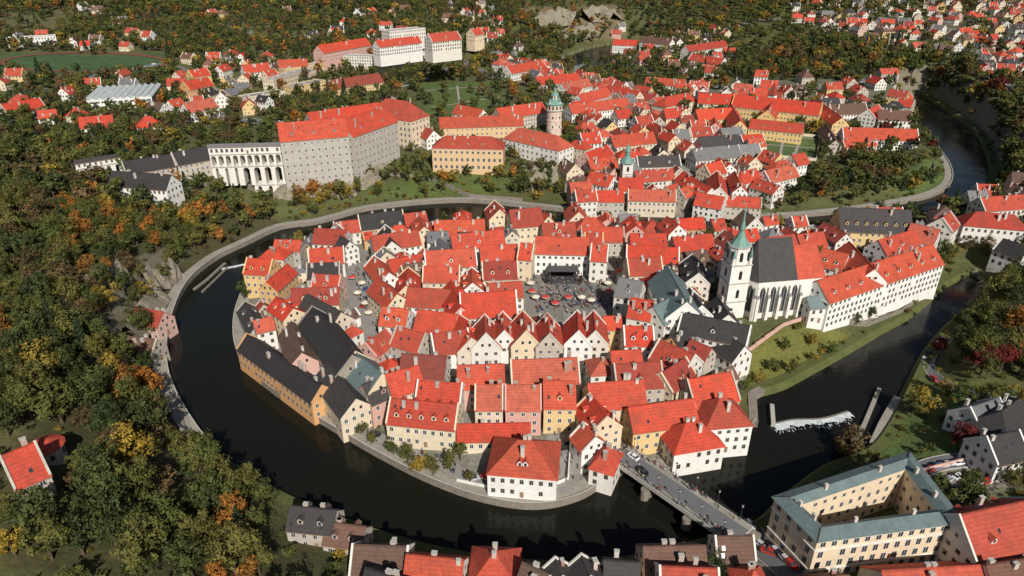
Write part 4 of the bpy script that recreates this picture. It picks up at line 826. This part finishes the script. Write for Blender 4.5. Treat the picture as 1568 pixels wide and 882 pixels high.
for i,k in enumerate(keys):
    kd='c' if k=='c' else 'b'; Rr=3.2 if k=='c' else 4.6+ (i%3)*.5; H=14 if k=='c' else 11+(i%4)
    a=treemesh('tree_near_%02d'%i,Rr,H,60,30,.34,LM[k],kd,i); b=treemesh('tree_far_%02d'%i,Rr,H,34,11,.8,LM[k],kd,50+i)
    near.append(bpy.data.objects.new('tree_near_%02d'%i,a)); farp.append(bpy.data.objects.new('tree_far_%02d'%i,b)); near_meshes.append(a)
CN=coll('tree_variants_near',near); CF=coll('tree_variants_far',farp)
mixes={'forest':(list(range(12)),[.20,.17,.15,.12,.11,.06,.03,.03,.07,.05,.006,.03]),'sub':(list(range(12)),[.19,.17,.15,.13,.1,.045,.022,.02,.08,.06,.004,.06]),'bright':([2,3,5,6,7,0,4],[.2,.16,.13,.10,.08,.18,.15])}
TZ=[(FOR,.93,'forest'),([(60,330),(250,325),(400,325),(370,372),(300,400),(200,420)],.93,'bright'),([(130,405),(275,400),(245,520),(190,530)],.5,'forest'),
(TOWN,.02,'sub'),(LAT,.22,'sub'),(MON,.25,'sub'),(SOUTH,0,'sub'),
([(1490,120),(1568,110),(1568,310),(1515,300),(1520,250),(1495,200)],.9,'forest'),([(1180,75),(1300,70),(1480,110),(1500,170),(1400,145),(1300,128),(1190,120)],.85,'forest'),
([(1130,560),(1180,510),(1250,490),(1340,525),(1250,575),(1150,610)],.09,'bright'),([(1260,470),(1430,420),(1425,460),(1330,500)],0.03,'sub'),
([(0,84),(255,84),(255,112),(0,112)],0,'sub'),([(0,20),(100,15),(110,50),(0,60)],.2,'sub'),([(640,130),(760,125),(770,165),(650,178)],.25,'sub'),([(560,262),(700,262),(780,250),(850,290),(700,308),(440,335),(430,300)],.42,'bright'),
([(800,12),(950,8),(960,60),(820,65)],.32,'bright'),([(1395,735),(1568,690),(1568,745),(1440,770)],.0,'sub'),([(1125,815),(1200,800),(1250,882),(1130,882)],0,'sub'),([(1250,5),(1568,5),(1568,90),(1400,85),(1280,50),(1180,30)],.42,'sub'),
([(1170,275),(1250,245),(1370,240),(1380,300),(1300,322),(1170,328)],.7,'sub'),(GARD,.03,'sub'),([(1380,585),(1568,600),(1568,700),(1360,700)],.3,'bright'),([(1395,470),(1568,400),(1568,590),(1400,580)],.75,'forest'),
([(400,770),(560,820),(540,882),(430,882)],.6,'forest'),([(1000,845),(1130,830),(1130,882),(560,882),(560,830)],.15,'sub'),([(420,190),(650,190),(650,260),(430,300)],.15,'bright'),([(0,0),(1568,0),(1568,14),(0,14)],.95,'forest'),([(640,175),(860,170),(860,255),(650,262)],.12,'sub')]
TZ=[(np.array(GP(p_)),dn,mx_) for p_,dn,mx_ in TZ]
cx_=[];cy_=[]
for y0,y1,s in((70,330,7.2),(330,600,7.8),(600,900,9.0),(900,1450,11)):
    for yy in np.arange(y0,y1,s):
        hw=yy*.80+60; xs=np.arange(-hw,hw,s); cx_.append(xs+rng.uniform(-.45,.45,len(xs))*s); cy_.append(yy+rng.uniform(-.45,.45,len(xs))*s)
tx=np.concatenate(cx_);ty=np.concatenate(cy_)
cl=.5+.5*np.sin(tx*.03+2*np.sin(ty*.011))*np.cos(ty*.023+1.5*np.sin(tx*.017))
dens=.35+.65*cl+.15*(ty>700); mixid=np.zeros(len(tx),int); names=['sub','forest','bright']
for P,dn,mx_ in TZ: I=pip(tx,ty,P); dens[I]=dn; mixid[I]=names.index(mx_)
ok=rng.random(len(tx))<dens
ix=np.clip((tx-OX).astype(int),2,OW-3); iy=np.clip((ty-OY).astype(int),2,OH-3)
for ddx in(-2,0,2):
    for ddy in(-2,0,2): ok&=(occ[iy+ddy,ix+ddx]==0)
tx,ty,mixid=tx[ok],ty[ok],mixid[ok]; tzv=tz(tx,ty)
idx=np.zeros(len(tx),int)
for i,nm in enumerate(names):
    I=np.nonzero(mixid==i)[0]; k_,p_=mixes[nm]; p_=np.array(p_)/sum(p_); idx[I]=rng.choice(k_,len(I),p=p_)
sc0=rng.uniform(.6,1.2,len(tx))*np.where(mixid==1,1.15,.88)*np.where(ty>600,1.12,1); scz=sc0*rng.uniform(.85,1.15,len(tx))
nr=ty<340
for msk,nm,C in((nr,'mixed_forest',CN),(~nr,'distant_trees',CF)):
    scatter(nm,np.c_[tx,ty,tzv][msk],np.c_[sc0,sc0,scz][msk],rng.uniform(0,6.28,msk.sum()),idx[msk],C)
print('trees',len(tx),nr.sum(),'houses',n1,n2)
bx=rng.uniform(-280,400,9000);by=rng.uniform(90,600,9000)
bi=np.clip((bx-OX).astype(int),0,OW-1);bj=np.clip((by-OY).astype(int),0,OH-1); ok=(occ[bj,bi]==0)&(rng.random(len(bx))<.7)
inT=pip(bx,by,np.array(GP(TOWN)))
ok&=~inT|(rng.random(len(bx))<.25)
bd=samp(DB,bx,by); ok|=(bd>1.6)&(bd<5.4)&(bx>110)&((by<300)|(bx>300))
bx,by=bx[ok],by[ok]; s_=rng.uniform(.12,.32,len(bx))
scatter('shrubs',np.c_[bx,by,np.maximum(tz(bx,by),1.8)-.8],np.c_[s_*1.2,s_*1.2,s_],rng.uniform(0,6.28,len(bx)),rng.choice([0,1,2,3,4,5,8],len(bx)),CF)
def tree(u,v,k,s,nm='autumn_tree'):
    c=G(u,v); o=bpy.data.objects.new(nm,near_meshes[k]); o.location=(c[0],c[1],float(tz(*c))-.2); o.scale=(s,s,s*random.uniform(.9,1.1)); o.rotation_euler=(0,0,random.uniform(0,6)); S.collection.objects.link(o)
for u,v,k,s in [(672,678,9,.62),(705,708,3,.62),(645,725,5,.62),(625,715,2,.6),(690,722,3,.6),(600,695,1,.5),(570,685,3,.5),(665,730,4,.55),(720,745,3,.4),(555,668,1,.5),(375,460,1,.85),(385,452,3,.8),(1005,680,8,.75),(1300,698,8,1.15),(1290,690,9,.8),(1345,320,1,.7),(1040,320,9,.75),(480,305,6,.95),(500,310,5,1.0),(535,308,5,.95),(512,302,6,.85),(490,315,5,.8),(550,300,3,.9),(455,318,0,.8),(580,305,3,.8),(470,316,5,.7),(650,300,2,.7),(745,285,5,.7),(1075,380,1,.8),(1085,375,2,.7),(905,712,3,.45),(920,722,8,.5),(1410,640,5,1.0),(1395,640,3,.8),(1470,690,10,.9),(1500,575,10,1.0),(1530,570,10,1.0),(1435,545,10,.7),(1560,560,7,.8),(1455,400,5,.7),(1440,410,3,.6),(880,225,0,.9),(868,205,6,.8),(900,218,8,.9),(890,200,1,.9),(345,335,6,.9),(360,330,6,1.0),(325,335,3,.8),(700,205,7,.6),(812,190,6,.6),(845,335,2,.6),(1080,480,2,.5),(1330,490,1,.6),(1310,500,2,.5),(1160,590,5,.5),(1180,570,2,.5),(1240,530,5,.5),(1210,575,3,.6),(1140,600,2,.5),(1200,540,3,.5),(1270,545,2,.5),(1425,280,1,.7),(1435,270,2,.6),(630,235,3,.7),(650,245,5,.6),(790,245,5,.7),(770,262,3,.7)]: tree(u,v,k,s)
# ------------------------------------------------------------ people
SKIN=mat('skin',(.5,.3,.22),.6); HAIR=mat('hair',(.05,.03,.02),.7)
def person(k,stride,top,bot):
    sk=[(0,0,.92,.14),(0,0,1.15,.13),(0,0,1.38,.16),(0,0,1.5,.06),(0,.02,1.6,.095),(0,.02,1.7,.08),
        (-.1,0,.88,.09),(-.11,stride*.5,.48,.06),(-.11,stride*.8-.04,.08,.045),(-.11,stride*.8+.1,.04,.04),
        (.1,0,.88,.09),(.11,-stride*.3,.48,.06),(.11,-stride-.05,.1,.045),(.11,-stride+.1,.04,.04),
        (-.2,0,1.38,.06),(-.26,-stride*.3,1.1,.045),(-.25,.1,.87,.035),(.2,0,1.38,.06),(.26,stride*.3,1.1,.045),(.25,.18,.9,.035)]
    ed=[(0,1),(1,2),(2,3),(3,4),(4,5),(0,6),(6,7),(7,8),(8,9),(0,10),(10,11),(11,12),(12,13),(2,14),(14,15),(15,16),(2,17),(17,18),(18,19)]
    me=bpy.data.meshes.new('p'); me.from_pydata([s[:3] for s in sk],ed,[]); o=bpy.data.objects.new('p',me); S.collection.objects.link(o)
    o.modifiers.new('s','SKIN')
    for i,s in enumerate(sk): me.skin_vertices[0].data[i].radius=(s[3],s[3]); me.skin_vertices[0].data[i].use_root=(i==0)
    dg=bpy.context.evaluated_depsgraph_get(); m2=bpy.data.meshes.new_from_object(o.evaluated_get(dg)); bpy.data.objects.remove(o)
    for m_ in(top,bot,SKIN,HAIR): m2.materials.append(m_)
    for f in m2.polygons:
        c=f.center; f.material_index=0 if c[2]>.9 and c[2]<1.47 else 1 if c[2]<=.9 else 3 if (c[2]>1.66 or c[1]<-.03) else 2
        if abs(c[0])>.2 and c[2]<.95 and c[2]>.8: f.material_index=2
    return bpy.data.objects.new('person_variant_%d'%k,m2)
cl_=[(.05,.06,.1),(.5,.5,.5),(.35,.04,.04),(.03,.03,.03),(.1,.2,.4),(.4,.35,.2)]
PO=[person(i,[.0,.25,.15,.3,.05,.2][i],mat('shirt_%d'%i,c_,.9),mat('trousers_%d'%i,[(.03,.04,.08),(.05,.05,.05),(.1,.09,.07)][i%3],.9)) for i,c_ in enumerate(cl_)]
CPp=coll('person_variants',PO)
P=np.array(SQ); pp=[]
while len(pp)<420:
    q=rng.uniform(P.min(0),P.max(0))
    if pip(q[:1],q[1:],P)[0]: pp.append((q[0],q[1],float(tz(*q))+.02))
pp=np.array(pp); nP=len(pp); scatter('crowd_of_people',pp,np.ones((nP,3)),rng.uniform(0,6.28,nP),rng.integers(0,6,nP),CPp)
pb=[]
for _ in range(46):
    s=random.choice([-1,1]); q=BR[0]+BR[2]*BR[4]*random.random()+BR[3]*s*random.uniform(3.1,4.2); pb.append((q[0],q[1],BR[5]+.01))
for k_,Q in enumerate(STREETS):
    for _ in range(90 if k_==1 else 30):
        i=random.randrange(len(Q)); q=Q[i]+rng.uniform(-1.8,1.8,2); pb.append((q[0],q[1],max(float(tz(*q)),1.8)+.24))
pb=np.array(pb); nP=len(pb); scatter('pedestrians',pb,np.ones((nP,3)),rng.uniform(0,6.28,nP),rng.integers(0,6,nP),CPp)
# ------------------------------------------------------------ light, world, camera
el=math.radians(37); az=math.radians(18)   # sun behind the camera, to the right
sd=np.array([math.sin(az)*math.cos(el),-math.cos(az)*math.cos(el),math.sin(el)])
ld=bpy.data.lights.new('sun','SUN'); ld.energy=4.9; ld.angle=math.radians(.5); ld.color=(1,.955,.89)
lo=bpy.data.objects.new('sun',ld); lo.rotation_euler=Vector(sd).to_track_quat('Z','Y').to_euler(); lo.location=(0,0,300); S.collection.objects.link(lo)
w_=bpy.data.worlds.new('World'); S.world=w_; w_.use_nodes=True; nt=w_.node_tree; bg=nt.nodes['Background']; sk=nt.nodes.new('ShaderNodeTexSky'); sk.sky_type='NISHITA'; sk.sun_disc=False; sk.sun_elevation=el; sk.sun_rotation=math.pi-az
nt.links.new(sk.outputs[0],bg.inputs[0]); bg.inputs[1].default_value=.055
cd=bpy.data.cameras.new('camera'); cd.sensor_width=36; cd.lens=24; cd.clip_end=9000; cd.clip_start=1
co=bpy.data.objects.new('camera',cd); co.location=(0,0,CH); co.rotation_euler=(math.radians(63),0,0); S.collection.objects.link(co); S.camera=co
S.view_settings.view_transform='Standard'; S.view_settings.look='None'; S.view_settings.exposure=0
